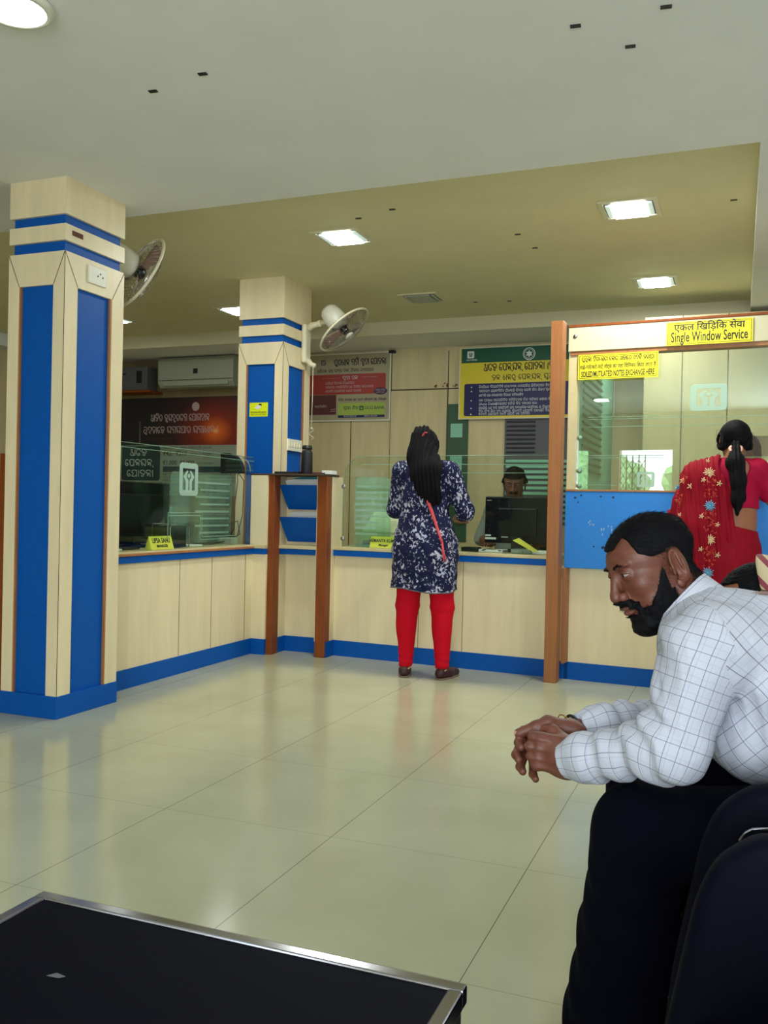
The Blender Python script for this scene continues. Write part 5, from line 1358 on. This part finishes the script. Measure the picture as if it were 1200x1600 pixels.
    def collar(P):
        h = (P-ca)@cw; q = P-ca-h[:, None]*cw; r = np.linalg.norm(q, axis=1); rr_ = .079-.10*h
        d = np.maximum(np.abs(r-rr_)-.0032, np.maximum(h-.082-.02*(P[:, 0]-0.)*2, -.012-h))
        return d*.8
    def cuv(Vt): return np.stack([np.arctan2(Vt[:, 1]-1.98, Vt[:, 0])*.08, (Vt-ca)@cw], -1)
    snmesh('collar', collar, (-.16, 1.84, .84), (.14, 2.12, 1.04), .0030, 'shirt', t, cuv)
    # bangle and dark thread on the far wrist
    a = V3(-.331, 1.957, .650); w = wR_; e1 = np.cross(w, V3(0, 0, 1)); e1 /= np.linalg.norm(e1); e2 = np.cross(w, e1)
    MB().tube([a+e1*.0335*math.cos(k*.2618)+e2*.0345*math.sin(k*.2618)-w*.009*math.sin(k*.2618)+w*.004 for k in range(24)], .0015, 8, True).build('bangle', 'gold', t)
    MB().tube([a-w*.009+e1*.030*math.cos(k*.2618)+e2*.031*math.sin(k*.2618) for k in range(24)], .0035, 8, True).build('wrist_thread', 'black_soft', t)
    # shoes
    for (ax_, ay_, n_) in ((aL[0]-.02, aL[1], 0), (aR[0]-.02, aR[1], 1)):
        def shoe(P, ax_=ax_, ay_=ay_):
            d = smin(ell(P, (ax_+.0, ay_, .055), (.070, .042, .050)), ell(P, (ax_-.055, ay_, .040), (.075, .042, .034)), .03)
            return smax(d, .004-P[:, 2], .004)
        snmesh('shoe', shoe, (ax_-.2, ay_-.07, -.01), (ax_+.1, ay_+.07, .13), .005, 'black_soft', t)
    return t

# ================================================================ the woman at the counter, back view
def pattern_mat():
    m = mat('navy_floral_cloth', srgb(26, 30, 66), .8, spec=.2); t = NT(m); v = t.obj((1, 1, .8))
    n0 = t.n('ShaderNodeTexNoise'); n0.inputs['Scale'].default_value = 9; t.l(v, n0.inputs['Vector'])
    mx = t.n('ShaderNodeMix', data_type='VECTOR'); mx.inputs[0].default_value = .06; t.l(v, mx.inputs[4]); t.l(n0.outputs['Color'], mx.inputs[5])
    a = t.noise(mx.outputs[1], 64, 3.0, .6); b = t.noise(mx.outputs[1], 16, 1, .5)
    f = t.math('ADD', a, t.math('MULTIPLY', t.math('SUBTRACT', b, .5), .35))
    w = t.ramp(f, (.56, (0, 0, 0, 1)), (.60, (1, 1, 1, 1))); tone = t.noise(v, 20, 2)
    pale = t.mix(tone, srgb(150, 160, 200), srgb(215, 205, 205))
    t.l(t.mix(w, srgb(24, 27, 62), pale), t.b.inputs['Base Color']); return m
M['floral'] = pattern_mat()
def build_woman_a():
    t = thing('person', 'woman standing at the counter, seen from behind, navy floral tunic and red leggings', 'person', None)
    cx, cy = -1.955, 5.74
    H = Head((cx-.030, cy+.045, 1.545), (.04, 1, -.10), k=.93)
    shz, hz = 1.375, .88
    shL, shR = (cx-.165, cy, shz), (cx+.165, cy, shz)
    elL, elR = (cx-.225, cy+.04, 1.12), (cx+.265, cy+.04, 1.11)
    wrL, wrR = (cx-.12, cy+.28, 1.06), (cx+.13, cy+.28, 1.06)
    ftL, ftR = (cx-.095, cy-.06, .075), (cx+.150, cy-.03, .075)
    knL, knR = (cx-.105, cy-.02, .47), (cx+.135, cy+.0, .47)
    hpL, hpR = (cx-.085, cy, .84), (cx+.105, cy, .84)
    def torso(P, g=0):
        Q = P.copy(); Q[:, 1] = cy+(P[:, 1]-cy)*1.35
        d = chain(Q, [(cx, cy, 1.34), (cx, cy, 1.20), (cx, cy, 1.05), (cx+.005, cy, .90), (cx+.005, cy, .82)], [.125, .140, .138, .185, .185], .07)
        return smin(d*.85, caps(P, shL, shR, .055, .055), .06)-g
    def body(P):
        d = torso(P, -.012); d = smin(d, caps(P, (cx, cy, 1.36), H.wld((0, -.02, -.03)), .050, .047), .03)
        for a, b, c in ((shL, elL, wrL), (shR, elR, wrR)): d = smin(d, chain(P, [a, b, c], [.045, .036, .024], .02), .02)
        for a, b, c in ((hpL, knL, ftL), (hpR, knR, ftR)): d = smin(d, chain(P, [a, b, c], [.08, .050, .034], .03), .03)
        return d
    def hand(P, w, sg):
        w = V3(w); d = ell(P, w+V3(sg*.02, .05, -.012), (.036, .042, .013))
        for i in range(4):
            k = w+V3(sg*.02-.027+i*.018, .085, -.012); d = smin(d, chain(P, [k, k+V3(0, .03, -.004), k+V3(0, .05, -.016)], [.0088, .008, .0068], .004), .005)
        d = smin(d, chain(P, [w+V3(sg*.045, .03, -.008), w+V3(sg*.06, .06, -.012), w+V3(sg*.055, .08, -.014)], [.012, .010, .008], .005), .008)
        return smin(d, caps(P, w, w+V3(sg*.01, .035, -.008), .024, .022), .012)
    parts = [snet(body, (cx-.4, cy-.3, .03), (cx+.4, cy+.45, 1.56), .010)]
    lo, hi = H.box(.155); parts.append(snet(lambda P: np.maximum(smin(H.sdf(P), caps(P, (cx, cy, 1.40), H.wld((0, -.02, -.03)), .050, .047), .012), 1.40-P[:, 2]), lo, hi, .004))
    parts.append(snet(lambda P: smin(hand(P, wrL, -1), hand(P, wrR, 1), .002), (cx-.26, cy+.2, .98), (cx+.28, cy+.48, 1.12), .0035))
    V, F = join_np(parts); np_mesh('body', V, F, 'skin2', t)
    def tunic(P):
        x, y, z = P[:, 0], P[:, 1], P[:, 2]
        Q = P.copy(); Q[:, 1] = cy+(y-cy)*1.30
        sk = chain(Q, [(cx+.005, cy, .95), (cx+.005, cy, .80), (cx+.002, cy-.01, .50)], [.178, .212, .226], .05)
        th = np.arctan2(y-cy, x-cx); sk = sk+(.007*np.sin(th*9+1.3)+.004*np.sin(th*17))*sstep(.95-z, 0, .35)
        d = smin(torso(P, .010), sk*.85, .05)
        for a, b, s_ in ((shL, elL, 0), (shR, elR, 1)):
            b = V3(b); e = b+(V3((wrL, wrR)[s_])-b)*.30
            d = smin(d, chain(P, [a, b, e], [.072, .060, .050], .03), .025)
        d = d+.0035*np.sin(z*52+x*35+1.5*np.sin(x*30))*sstep(1.25-z, -.1, .1)*.8+.0025*vnoise(P, 22, 3)
        d = smax(d, .582+.012*np.sin(th*2)-z, .004)
        nk = ell(P, (cx, cy-.02, 1.475), (.085, .09, .075))
        d = smax(d, -nk, .006)
        side = np.maximum(np.abs(x-(cx-.205))-.010, z-.80)                        # slit at the side
        return d
    snmesh('tunic', tunic, (cx-.36, cy-.28, .54), (cx+.38, cy+.28, 1.48), .0065, 'floral', t)
    def hem(P):
        z = P[:, 2]; th = np.arctan2(P[:, 1]-cy, P[:, 0]-cx); return np.maximum(tunic(P+V3(0, 0, .010))-.0022, np.abs(z-(.586+.012*np.sin(th*2)))-.004)
    snmesh('hem_border', hem, (cx-.36, cy-.28, .54), (cx+.38, cy+.28, .63), .004, 'box_grey', t)
    def legs(P):
        d = smin(chain(P, [hpL, knL, V3(ftL)+V3(0, 0, .01)], [.105, .075, .046], .03), chain(P, [hpR, knR, V3(ftR)+V3(0, 0, .01)], [.105, .075, .046], .03), .012)
        for k_, sg in ((knL, -1), (knR, 1)): d = smin(d, ell(P, V3(k_)+V3(sg*.004, -.03, -.12), (.056, .056, .12)), .03)
        d = d+.0018*np.sin(P[:, 2]*150+P[:, 0]*30)*sstep(.22-P[:, 2], 0, .08)+.0018*np.sin(P[:, 2]*90)*sstep(.06-np.abs(P[:, 2]-.46), 0, .05)
        return smax(smax(d, .072-P[:, 2], .004), P[:, 2]-.86, .01)
    snmesh('leggings', legs, (cx-.28, cy-.2, .05), (cx+.32, cy+.2, .88), .006, 'red_cloth', t)
    for f_, tx in ((ftL, -.045), (ftR, .045)):
        fx, fy, _ = f_
        def shoe(P, fx=fx, fy=fy, tx=tx):
            d = chain(P, [(fx, fy-.03, .040), (fx+tx*.5, fy+.05, .034), (fx+tx, fy+.15, .028)], [.036, .036, .030], .03)
            d = smax(d, -ell(P, (fx, fy-.0, .085), (.030, .055, .030)), .004); return smax(d, .009-P[:, 2], .003)
        s_ = snmesh('shoe', shoe, (fx-.12, fy-.09, -.0), (fx+.12, fy+.22, .12), .0045, 'shoe', t)
        def sole(P, fx=fx, fy=fy, tx=tx):
            d = chain(P, [(fx, fy-.03, .012), (fx+tx*.5, fy+.05, .012), (fx+tx, fy+.15, .012)], [.037, .037, .031], .03); return np.maximum(d, np.abs(P[:, 2]-.006)-.005)
        snmesh('sole', sole, (fx-.12, fy-.09, -.01), (fx+.12, fy+.22, .03), .004, 'sole', s_)
        MB().tube([(fx+.033*math.cos(k*.314), fy-.005+.052*math.sin(k*.314), .062+.006*math.sin(k*.314)) for k in range(20)], .0035, 6, True).build('shoe_trim', 'cream_thread', s_)
    # long loose hair held by a clip
    def ht(L):
        x, y, z = L[:, 0], L[:, 1], L[:, 2]; t_ = np.maximum(sstep(z-.085+.5*np.maximum(.04-y, 0)*0, -.004, .006), sstep(.035-y, 0, .012)); return -.004+t_*.020
    hx, hy = cx+.02, cy-.065
    def tail(P):
        z = P[:, 2]; Q = P.copy(); Q[:, 1] = hy+(P[:, 1]-hy)*1.5
        d = chain(Q, [(hx-.040, hy+.05, 1.60), (hx-.030, hy+.015, 1.47), (hx+.020, hy-.03, 1.36), (hx+.045, hy-.035, 1.25), (hx+.055, hy-.03, 1.180)], [.080, .092, .112, .090, .045], .05)
        return d*.8+.0035*np.sin(P[:, 0]*230+2*np.sin(z*14))+.003*np.sin(P[:, 0]*90+z*10)
    tail.zlo = -.45
    hm = H.hair(ht, t, h=.0042, extra=tail, nz=.0012)
    cl = MB(); p = V3(cx+.015, cy-.115, 1.615)
    cl.tube([p, p+V3(.012, -.006, .012), p+V3(.028, -.004, .010)], .004, 6); cl.tube([p, p+V3(-.006, -.006, -.012)], .004, 6); cl.ball(p, .007); cl.build('hair_clip', 'coral', t)
    # shoulder strap across the back and hanging end
    def on_back(x, z):
        y = cy-.3
        for _ in range(60):
            d = float(tunic(np.array([[x, y, z]], np.float32))[0])
            if d < .0015: break
            y += max(d*.6, .001)
        return (x, y-.004, z)
    pts = [on_back(cx+.05+.115*(k/8)**1.1+.0, 1.205-.30*(k/8)) for k in range(9)]
    m = MB(); m.tube(pts, [.013, .013, .012, .012, .011, .010, .009, .009, .009], 8)
    e = pts[-1]; m.tube([e, (e[0]+.012, e[1]-.006, e[2]-.09), (e[0]+.018, e[1]-.006, e[2]-.12)], [.008, .007, .004], 6); m.tube([e, (e[0]+.018, e[1]-.012, e[2]-.07), (e[0]+.036, e[1]-.012, e[2]-.115)], [.006, .005, .003], 6)
    m.build('shoulder_strap', 'coral', t)
    m = MB(); m.tube([(cx-.075, cy-.045, 1.425), (cx-.055, cy-.055, 1.455), (cx-.035, cy-.05, 1.475)], [.010, .012, .008], 8); m.build('dupatta_edge', 'coral', t)
    return t

# ================================================================ the woman in the crimson sari at the booth
def build_woman_b():
    t = thing('person', 'woman in a crimson embroidered sari and magenta blouse standing at the booth', 'person', None)
    cx, cy = -.055, 5.52
    H = Head((cx+.03, cy+.05, 1.545), (-.20, 1, -.16), k=.95)
    shL, shR = (cx-.165, cy, 1.345), (cx+.150, cy, 1.385)
    elL, elR = (cx-.255, cy+.06, 1.13), (cx+.235, cy+.08, 1.225)
    wrL, wrR = (cx-.13, cy+.26, 1.22), (cx+.13, cy+.30, 1.27)
    hpL, hpR = (cx-.08, cy, .84), (cx+.08, cy, .84); ftL, ftR = (cx-.09, cy-.03, .07), (cx+.09, cy-.03, .07)
    def torso(P, g=0):
        Q = P.copy(); Q[:, 1] = cy+(P[:, 1]-cy)*1.3
        d = chain(Q, [(cx+.01, cy, 1.32), (cx+.015, cy, 1.20), (cx+.02, cy, 1.08), (cx+.0, cy, .88)], [.125, .125, .122, .160], .06)
        return smin(d*.85, caps(P, shL, shR, .055, .052), .06)-g
    def body(P):
        d = torso(P); d = smin(d, caps(P, (cx+.01, cy, 1.38), H.wld((0, -.02, -.03)), .050, .048), .03)
        for a, b, c in ((shL, elL, wrL), (shR, elR, wrR)): d = smin(d, chain(P, [a, b, c], [.048, .040, .027], .02), .02)
        for a, b in ((hpL, ftL), (hpR, ftR)): d = smin(d, caps(P, a, b, .08, .036), .03)
        return d
    def hand(P, w):
        w = V3(w); d = ell(P, w+V3(0, .05, -.006), (.036, .042, .013))
        for i in range(4):
            k = w+V3(-.027+i*.018, .085, -.006); d = smin(d, chain(P, [k, k+V3(0, .03, -.002), k+V3(0, .05, -.01)], [.0088, .008, .0068], .004), .005)
        d = smin(d, chain(P, [w+V3(-.03, .03, 0), w+V3(-.045, .06, -.004), w+V3(-.04, .08, -.008)], [.012, .010, .008], .005), .008)
        return smin(d, caps(P, w, w+V3(0, .035, 0), .025, .022), .012)
    parts = [snet(body, (cx-.36, cy-.25, .03), (cx+.36, cy+.42, 1.56), .010)]
    lo, hi = H.box(.155); parts.append(snet(lambda P: np.maximum(smin(H.sdf(P), caps(P, (cx+.01, cy, 1.40), H.wld((0, -.02, -.03)), .050, .048), .012), 1.40-P[:, 2]), lo, hi, .0035))
    parts.append(snet(lambda P: smin(hand(P, wrL), hand(P, wrR), .002), (cx-.22, cy+.2, 1.16), (cx+.22, cy+.5, 1.32), .0035))
    V, F = join_np(parts); np_mesh('body', V, F, 'skin2', t)
    def blouse(P):
        z = P[:, 2]; d = torso(P, .008); d = smax(d, 1.165-z, .006)
        for a, b in ((shL, elL), (shR, elR)):
            b2 = V3(a)+(V3(b)-V3(a))*.93; d = smin(d, smax(caps(P, a, b2, .062, .058), ((P-b2)@((V3(b)-V3(a))/np.linalg.norm(V3(b)-V3(a)))), .004), .02)
        d = smax(d, -ell(P, (cx+.055, cy-.11, 1.415), (.062, .10, .105)), .006)
        return d+.0022*vnoise(P, 26, 6)+.002*np.sin(z*80+P[:, 0]*60)*.6
    snmesh('blouse', blouse, (cx-.38, cy-.22, 1.12), (cx+.38, cy+.25, 1.46), .0055, 'blouse', t)
    def skirt(P):
        Q = P.copy(); Q[:, 1] = cy+(P[:, 1]-cy)*1.2; z = P[:, 2]; th = np.arctan2(P[:, 1]-cy, P[:, 0]-cx)
        d = chain(Q, [(cx+.02, cy, 1.00), (cx, cy, .86), (cx, cy, .10)], [.150, .185, .215], .05)*.88+.006*np.sin(th*11)*sstep(.9-z, 0, .4)+.003*np.sin(z*60+P[:, 0]*30)*sstep(z, .85, .95)
        d = smax(d, z-(1.075-.25*(P[:, 0]-cx)), .008); return smax(d, .02-z, .005)
    snmesh('sari_skirt', skirt, (cx-.28, cy-.27, .0), (cx+.28, cy+.27, 1.16), .0075, 'sari', t)
    def pallu(P):
        x, y, z = P[:, 0], P[:, 1], P[:, 2]
        arm = chain(P, [(cx-.03, cy-.01, 1.395), shL, elL], [.070, .078, .075], .04)
        tb = torso(P, .020)
        Q = P.copy(); Q[:, 1] = cy-.02+(y-cy+.02)*1.35
        fall = chain(Q, [(cx-.11, cy-.03, 1.28), (cx-.115, cy-.05, 1.05), (cx-.095, cy-.055, .70)], [.135, .150, .150], .05)*.85
        d = smin(smin(tb, arm, .04), fall, .05)
        d = d+.0055*np.sin(x*95+2.0*np.sin(z*6)+z*9)*sstep(1.36-z, 0, .08)+.003*np.sin(x*210+z*20)
        edge = cx+.045+.10*sstep(z, 1.25, 1.42)*-1.0+.020*np.sin(z*9)                      # right edge of the fall
        d = smax(d, x-edge, .006); d = smax(d, .70-z, .006)
        return smax(d, y-(cy+.10), .01)
    snmesh('sari_drape', pallu, (cx-.40, cy-.30, .66), (cx+.15, cy+.16, 1.50), .0055, 'sari', t)
    # embroidery sits on the cloth
    def on_cloth(x, z):
        y = cy-.34
        for _ in range(70):
            p_ = np.array([[x, y, z]], np.float32); d = min(float(pallu(p_)[0]), float(skirt(p_)[0]))
            if d < .001: break
            y += min(max(d*.5, .001), .02)
        return Vector((x, y-.002, z)) if y < cy+.12 else None
    def flower(x, z, r, m_, n=14):
        c = on_cloth(x, z); mb = MB()
        if c is None: return
        for k in range(n):
            a = k*2*math.pi/n; b = a+.10
            for q0, q1, w_ in ((.15, 1.0, .0035),):
                p0 = c+Vector((math.cos(a)*r*q0, 0, math.sin(a)*r*q0)); p1 = c+Vector((math.cos(a)*r*q1*(1 if k % 2 else .82), -.001, math.sin(a)*r*q1*(1 if k % 2 else .82)))
                mb.tube([p0, (p0+p1)/2+Vector((0, -.003, 0)), p1], [w_*.6, w_, w_*.5], 5)
        mb.ball(c+Vector((0, -.002, 0)), r*.2, n=8); mb.build('embroidered_flower', m_, t)
    for x, z, r, m_ in ((-.155, 1.36, .034, 'cream_thread'), (-.147, 1.175, .034, 'blue_thread'), (-.145, .985, .034, 'cream_thread'), (-.150, .80, .034, 'blue_thread'), (-.325, 1.275, .030, 'blue_thread')):
        flower(x, z, r, m_)
    for x, z, r in ((-.10, 1.30, .018), (-.185, 1.32, .016), (-.19, 1.115, .016), (-.105, 1.07, .016), (-.19, .93, .016), (-.10, .90, .018), (-.30, 1.315, .018), (-.255, 1.285, .022), (-.165, 1.43, .015), (.075, 1.115, .012), (-.31, 1.12, .014)):
        flower(x, z, r, 'cream_thread', 5)
    rr_ = random.Random(5); m = MB()
    for (xa, za, zb, w_) in ((-.145, 1.325, 1.215, .030), (-.145, 1.14, 1.02, .032), (-.145, .95, .835, .032), (-.315, 1.245, 1.15, .018), (-.31, 1.34, 1.30, .03)):
        for k in range(26):
            x, z = xa+rr_.uniform(-w_, w_), rr_.uniform(zb, za); c = on_cloth(x, z); a = rr_.uniform(0, 6.28)
            if c is None: continue
            m.tube([c, c+Vector((math.cos(a)*.008, -.002, math.sin(a)*.008)), c+Vector((math.cos(a+.9)*.014, -.001, math.sin(a+.9)*.014))], .0016, 4)
    m.build('vine_embroidery', 'orange_thread', t)
    def ht(L):
        x, y, z = L[:, 0], L[:, 1], L[:, 2]; ax = np.abs(x); t_ = np.maximum(sstep(z-.088, -.004, .006), sstep(.030-y-.0*ax, 0, .012)*sstep(z+.055, 0, .01)); ear = ((y+.012)/.026)**2+((z-.0)/.036)**2 < 1
        return -.004+np.where(ear & (ax > .05), 0, t_)*.017
    b = V3(cx+.035, cy-.070, 1.520)
    def tail(P):
        z = P[:, 2]
        d = chain(P, [b, b+V3(.004, -.02, -.035)], [.026, .022], .01)
        d2 = chain(P, [b+V3(.004, -.025, -.03), b+V3(.0, -.05, -.10), b+V3(.020, -.065, -.20), b+V3(.018, -.062, -.30), b+V3(.016, -.058, -.385)], [.026, .046, .040, .034, .012], .03)
        return smin(d, d2, .012)+.0025*np.sin(P[:, 0]*260+z*16)
    tail.zlo = -.44
    H.hair(ht, t, h=.0036, extra=tail, nz=.0008)
    MB().tube([b+V3(.030*math.cos(k*.35), -.018+.026*math.sin(k*.35)*.7, -.022+.02*math.sin(k*.35)) for k in range(18)], .0085, 8, True).build('scrunchie', 'pinkband', t)
    for k in range(7):
        a = b+V3(.075 if k % 2 else -.085, .05, .02*k-.04); sg = 1 if k % 2 else -1
        MB().tube([a, a+V3(sg*.018, -.01, .012*(k-3)*.4), a+V3(sg*.022, -.005, -.03)], .0008, 4).build('stray_hair', 'hair', t)
    p = H.wld((-.082, -.004, -.032)); MB().tube([p+V3(0, .008*math.cos(k*.52), -.01+.011*math.sin(k*.52)) for k in range(12)], .0014, 6, True).build('earring', 'gold', t)
    return t

# ================================================================ clerk behind the monitor, and the person in the shawl
def build_clerk():
    t = thing('person', 'clerk with dark hair and moustache sitting behind the black monitor', 'person', None)
    cx, cy = -1.60, 6.93
    H = Head((cx-.015, cy-.06, 1.325), (.12, -1, -.28), k=1.0)
    shL, shR = (cx+.19, cy, 1.125), (cx-.19, cy, 1.125)
    el = [(cx+.27, cy-.06, .90), (cx-.27, cy-.06, .90)]; wr = [(cx+.14, cy-.26, .87), (cx-.14, cy-.26, .87)]
    def tor(P, g=0):
        Q = P.copy(); Q[:, 1] = cy+(P[:, 1]-cy)*1.4
        return smin(chain(Q, [(cx, cy, 1.06), (cx, cy, .85), (cx, cy+.03, .58)], [.15, .155, .17], .06)*.85, caps(P, shL, shR, .06, .06), .06)-g
    def body(P):
        d = smin(tor(P, -.01), caps(P, (cx, cy, 1.12), H.wld((0, -.02, -.04)), .056, .055), .03)
        for a, b, c in ((shL, el[0], wr[0]), (shR, el[1], wr[1])): d = smin(d, chain(P, [a, b, c], [.045, .038, .026], .02), .02)
        for sx in (-.1, .1): d = smin(d, chain(P, [(cx+sx, cy+.02, .54), (cx+sx, cy-.36, .52), (cx+sx, cy-.34, .08)], [.085, .06, .04], .03), .03)
        return d
    def hand(P, w):
        w = V3(w); d = smin(ell(P, w+V3(0, -.05, -.0), (.038, .044, .014)), caps(P, w, w+V3(0, -.03, 0), .026, .024), .01)
        for i in range(4):
            k = w+V3(-.028+i*.0185, -.085, 0); d = smin(d, chain(P, [k, k+V3(0, -.03, .002), k+V3(0, -.05, -.012)], [.0092, .0085, .007], .004), .005)
        return smin(d, chain(P, [w+V3(.03, -.03, 0), w+V3(.045, -.06, -.002), w+V3(.04, -.08, -.006)], [.012, .010, .008], .005), .008)
    parts = [snet(body, (cx-.34, cy-.46, .03), (cx+.34, cy+.2, 1.34), .011)]
    lo, hi = H.box(.16); parts.append(snet(lambda P: np.maximum(smin(H.sdf(P), caps(P, (cx, cy, 1.14), H.wld((0, -.02, -.03)), .056, .054), .012), 1.15-P[:, 2]), lo, hi, .003))
    parts.append(snet(lambda P: smin(hand(P, wr[0]), hand(P, wr[1]), .002), (cx-.22, cy-.44, .83), (cx+.22, cy-.24, .92), .004))
    V, F = join_np(parts); np_mesh('body', V, F, 'skin', t); H.eyes(t)
    def sh(P):
        d = tor(P, .008)
        for a, b in ((shL, el[0]), (shR, el[1])): d = smin(d, caps(P, a, b, .068, .058), .03)
        return smax(smax(d, -ell(P, (cx, cy-.04, 1.21), (.075, .08, .06)), .006), .56-P[:, 2], .01)+.004*vnoise(P, 16, 2)
    snmesh('shirt', sh, (cx-.38, cy-.25, .54), (cx+.38, cy+.25, 1.26), .009, 'grey_shirt', t)
    def tr(P):
        d = None
        for sx in (-.1, .1):
            e = chain(P, [(cx+sx, cy+.02, .54), (cx+sx, cy-.36, .52), (cx+sx, cy-.34, .10)], [.105, .078, .07], .03); d = e if d is None else smin(d, e, .03)
        return smax(d, P[:, 2]-.62, .02)
    snmesh('trousers', tr, (cx-.26, cy-.5, .03), (cx+.26, cy+.2, .68), .011, 'navy_cloth', t)
    def ht(L):
        x, y, z = L[:, 0], L[:, 1], L[:, 2]; t_ = np.maximum(sstep(z-.066, -.004, .006), sstep(.030-y, 0, .01)*sstep(z+.0, 0, .01)); return -.004+t_*(.013+.010*sstep(z, .08, .12)+.003*vnoise(L, 30, 3))
    H.hair(ht, t, h=.0038)
    H.hair(lambda L: -.004+.010*sstep(.010-np.abs(L[:, 2]+.040), 0, .004)*sstep(L[:, 1], .07, .08)*sstep(.036-np.abs(L[:, 0]), 0, .006), t, h=.0030, name='moustache', nz=.0004)
    c = thing('office_chair', 'dark office chair under the clerk, hidden behind the counter', 'chair')
    MB().box((cx-.24, cy-.22, .385), (cx+.24, cy+.20, .43), .02).build('seat', 'black', c); MB().box((cx-.22, cy+.215, .5), (cx+.22, cy+.26, 1.0), .03).build('backrest', 'black', c)
    MB().cyl((cx, cy, .04), (cx, cy, .385), .03).build('post', 'black', c)
    m = MB()
    for k in range(5): m.tube([(cx, cy, .06), (cx+.25*math.cos(k*1.257), cy+.25*math.sin(k*1.257), .03)], .02, 8); m.ball((cx+.25*math.cos(k*1.257), cy+.25*math.sin(k*1.257), .026), .026, n=8)
    m.build('star_base', 'black', c)
    return t
def build_shawl():
    t = thing('person', 'person with dark hair and a cream and maroon checked shawl, seated behind the man', 'person', None)
    M['shawl'] = mat('shawl_cloth', srgb(205, 185, 150), .85); n = NT(M['shawl']); v = n.obj((1, 1, 1)); s = n.n('ShaderNodeSeparateXYZ'); n.l(v, s.inputs[0])
    a = n.math('LESS_THAN', n.math('FRACT', n.math('MULTIPLY', n.math('ADD', s.outputs[0], s.outputs[2]), 16)), .30); b = n.math('LESS_THAN', n.math('FRACT', n.math('MULTIPLY', n.math('SUBTRACT', s.outputs[2], s.outputs[1]), 22)), .12)
    c1_ = n.mix(a, srgb(205, 188, 150), srgb(140, 60, 72)); n.l(n.mix(b, c1_, srgb(90, 60, 50)), n.b.inputs['Base Color'])
    H = Head((.058, 2.66, .872), (-.93, .15, -.28), k=.93)
    sp = [(.42, 2.66, .52), (.40, 2.66, .68), (.24, 2.66, .76)]
    def tor(P, g=0): return smin(chain(P, sp, [.13, .125, .11], .05), caps(P, (.20, 2.52, .745), (.20, 2.80, .745), .055, .055), .05)-g
    kn = [(.04, 2.58, .505), (.04, 2.75, .505)]; an = [(.02, 2.58, .07), (.02, 2.75, .07)]
    def body(P):
        d = smin(tor(P), caps(P, (.19, 2.66, .79), H.wld((0, -.02, -.03)), .05, .048), .03)
        for k, a_ in zip(kn, an): d = smin(d, chain(P, [(.38, k[1], .52), k, a_], [.08, .056, .038], .03), .03)
        for sg in (-1, 1): d = smin(d, chain(P, [(.20, 2.66+sg*.15, .74), (.13, 2.66+sg*.17, .60), (.03, 2.66+sg*.05, .59)], [.045, .036, .026], .02), .02)
        for i in range(4):
            for sg in (-1, 1): d = smin(d, chain(P, [(.02, 2.66+sg*(.02+.016*i), .585), (-.02, 2.66+sg*(.02+.016*i), .58), (-.045, 2.66+sg*(.02+.015*i), .57)], [.012, .009, .007], .004), .006)
        return d
    parts = [snet(body, (-.12, 2.4, .02), (.6, 2.92, .98), .010)]
    lo, hi = H.box(.155); parts.append(snet(lambda P: H.sdf(P), lo, hi, .0035)); V, F = join_np(parts); np_mesh('body', V, F, 'skin2', t); H.eyes(t)
    H.hair(lambda L: -.004+np.maximum(sstep(L[:, 2]-.088, -.004, .006), sstep(.03-L[:, 1], 0, .01))*.014, t, h=.004)
    def shawl(P):
        L = H.loc(P); hd = ell(L, (0, -.035, .035), (.112, .115, .120))*H.k
        bd = smin(tor(P, .025), chain(P, [(.38, 2.66, .58), (.20, 2.66, .60)], [.19, .16], .05), .06)
        d = smin(hd, bd, .05)+.004*np.sin(P[:, 0]*60+P[:, 2]*45)+.003*vnoise(P, 25, 7)
        face = np.maximum(.028-L[:, 1]*1.0-.35*(L[:, 2]-.04), L[:, 2]*0-1)                 # open towards the face
        d = np.where(np.linalg.norm(P-H.o, axis=1) < .19, smax(d, (L[:, 1]+.035+.25*np.minimum(L[:, 2], 0))*H.k, .004), d)
        return smax(d, .50-P[:, 2], .01)
    snmesh('shawl', shawl, (-.06, 2.38, .47), (.64, 2.94, 1.06), .007, 'shawl', t)
    def skirt(P):
        d = None
        for k, a_ in zip(kn, an):
            e = chain(P, [(.40, k[1], .52), k, (a_[0], a_[1], .12)], [.11, .085, .095], .04); d = e if d is None else smin(d, e, .06)
        return smax(smax(d, P[:, 2]-.64, .02), .04-P[:, 2], .01)
    snmesh('trousers', skirt, (-.12, 2.42, .02), (.56, 2.92, .68), .011, 'navy_cloth', t)
    return t
build_man()
build_woman_a()
build_woman_b()
build_clerk()
build_shawl()

# printed words become plain meshes
bpy.context.view_layer.update(); dg_ = bpy.context.evaluated_depsgraph_get()
for o in TEXTS:
    me = bpy.data.meshes.new_from_object(o.evaluated_get(dg_)); n_ = o.name; par, mw = o.parent, o.matrix_basis.copy()
    pi = o.matrix_parent_inverse.copy(); cu = o.data; bpy.data.objects.remove(o); bpy.data.curves.remove(cu)
    q = new_obj(n_, me, par); q.matrix_parent_inverse = pi; q.matrix_basis = mw
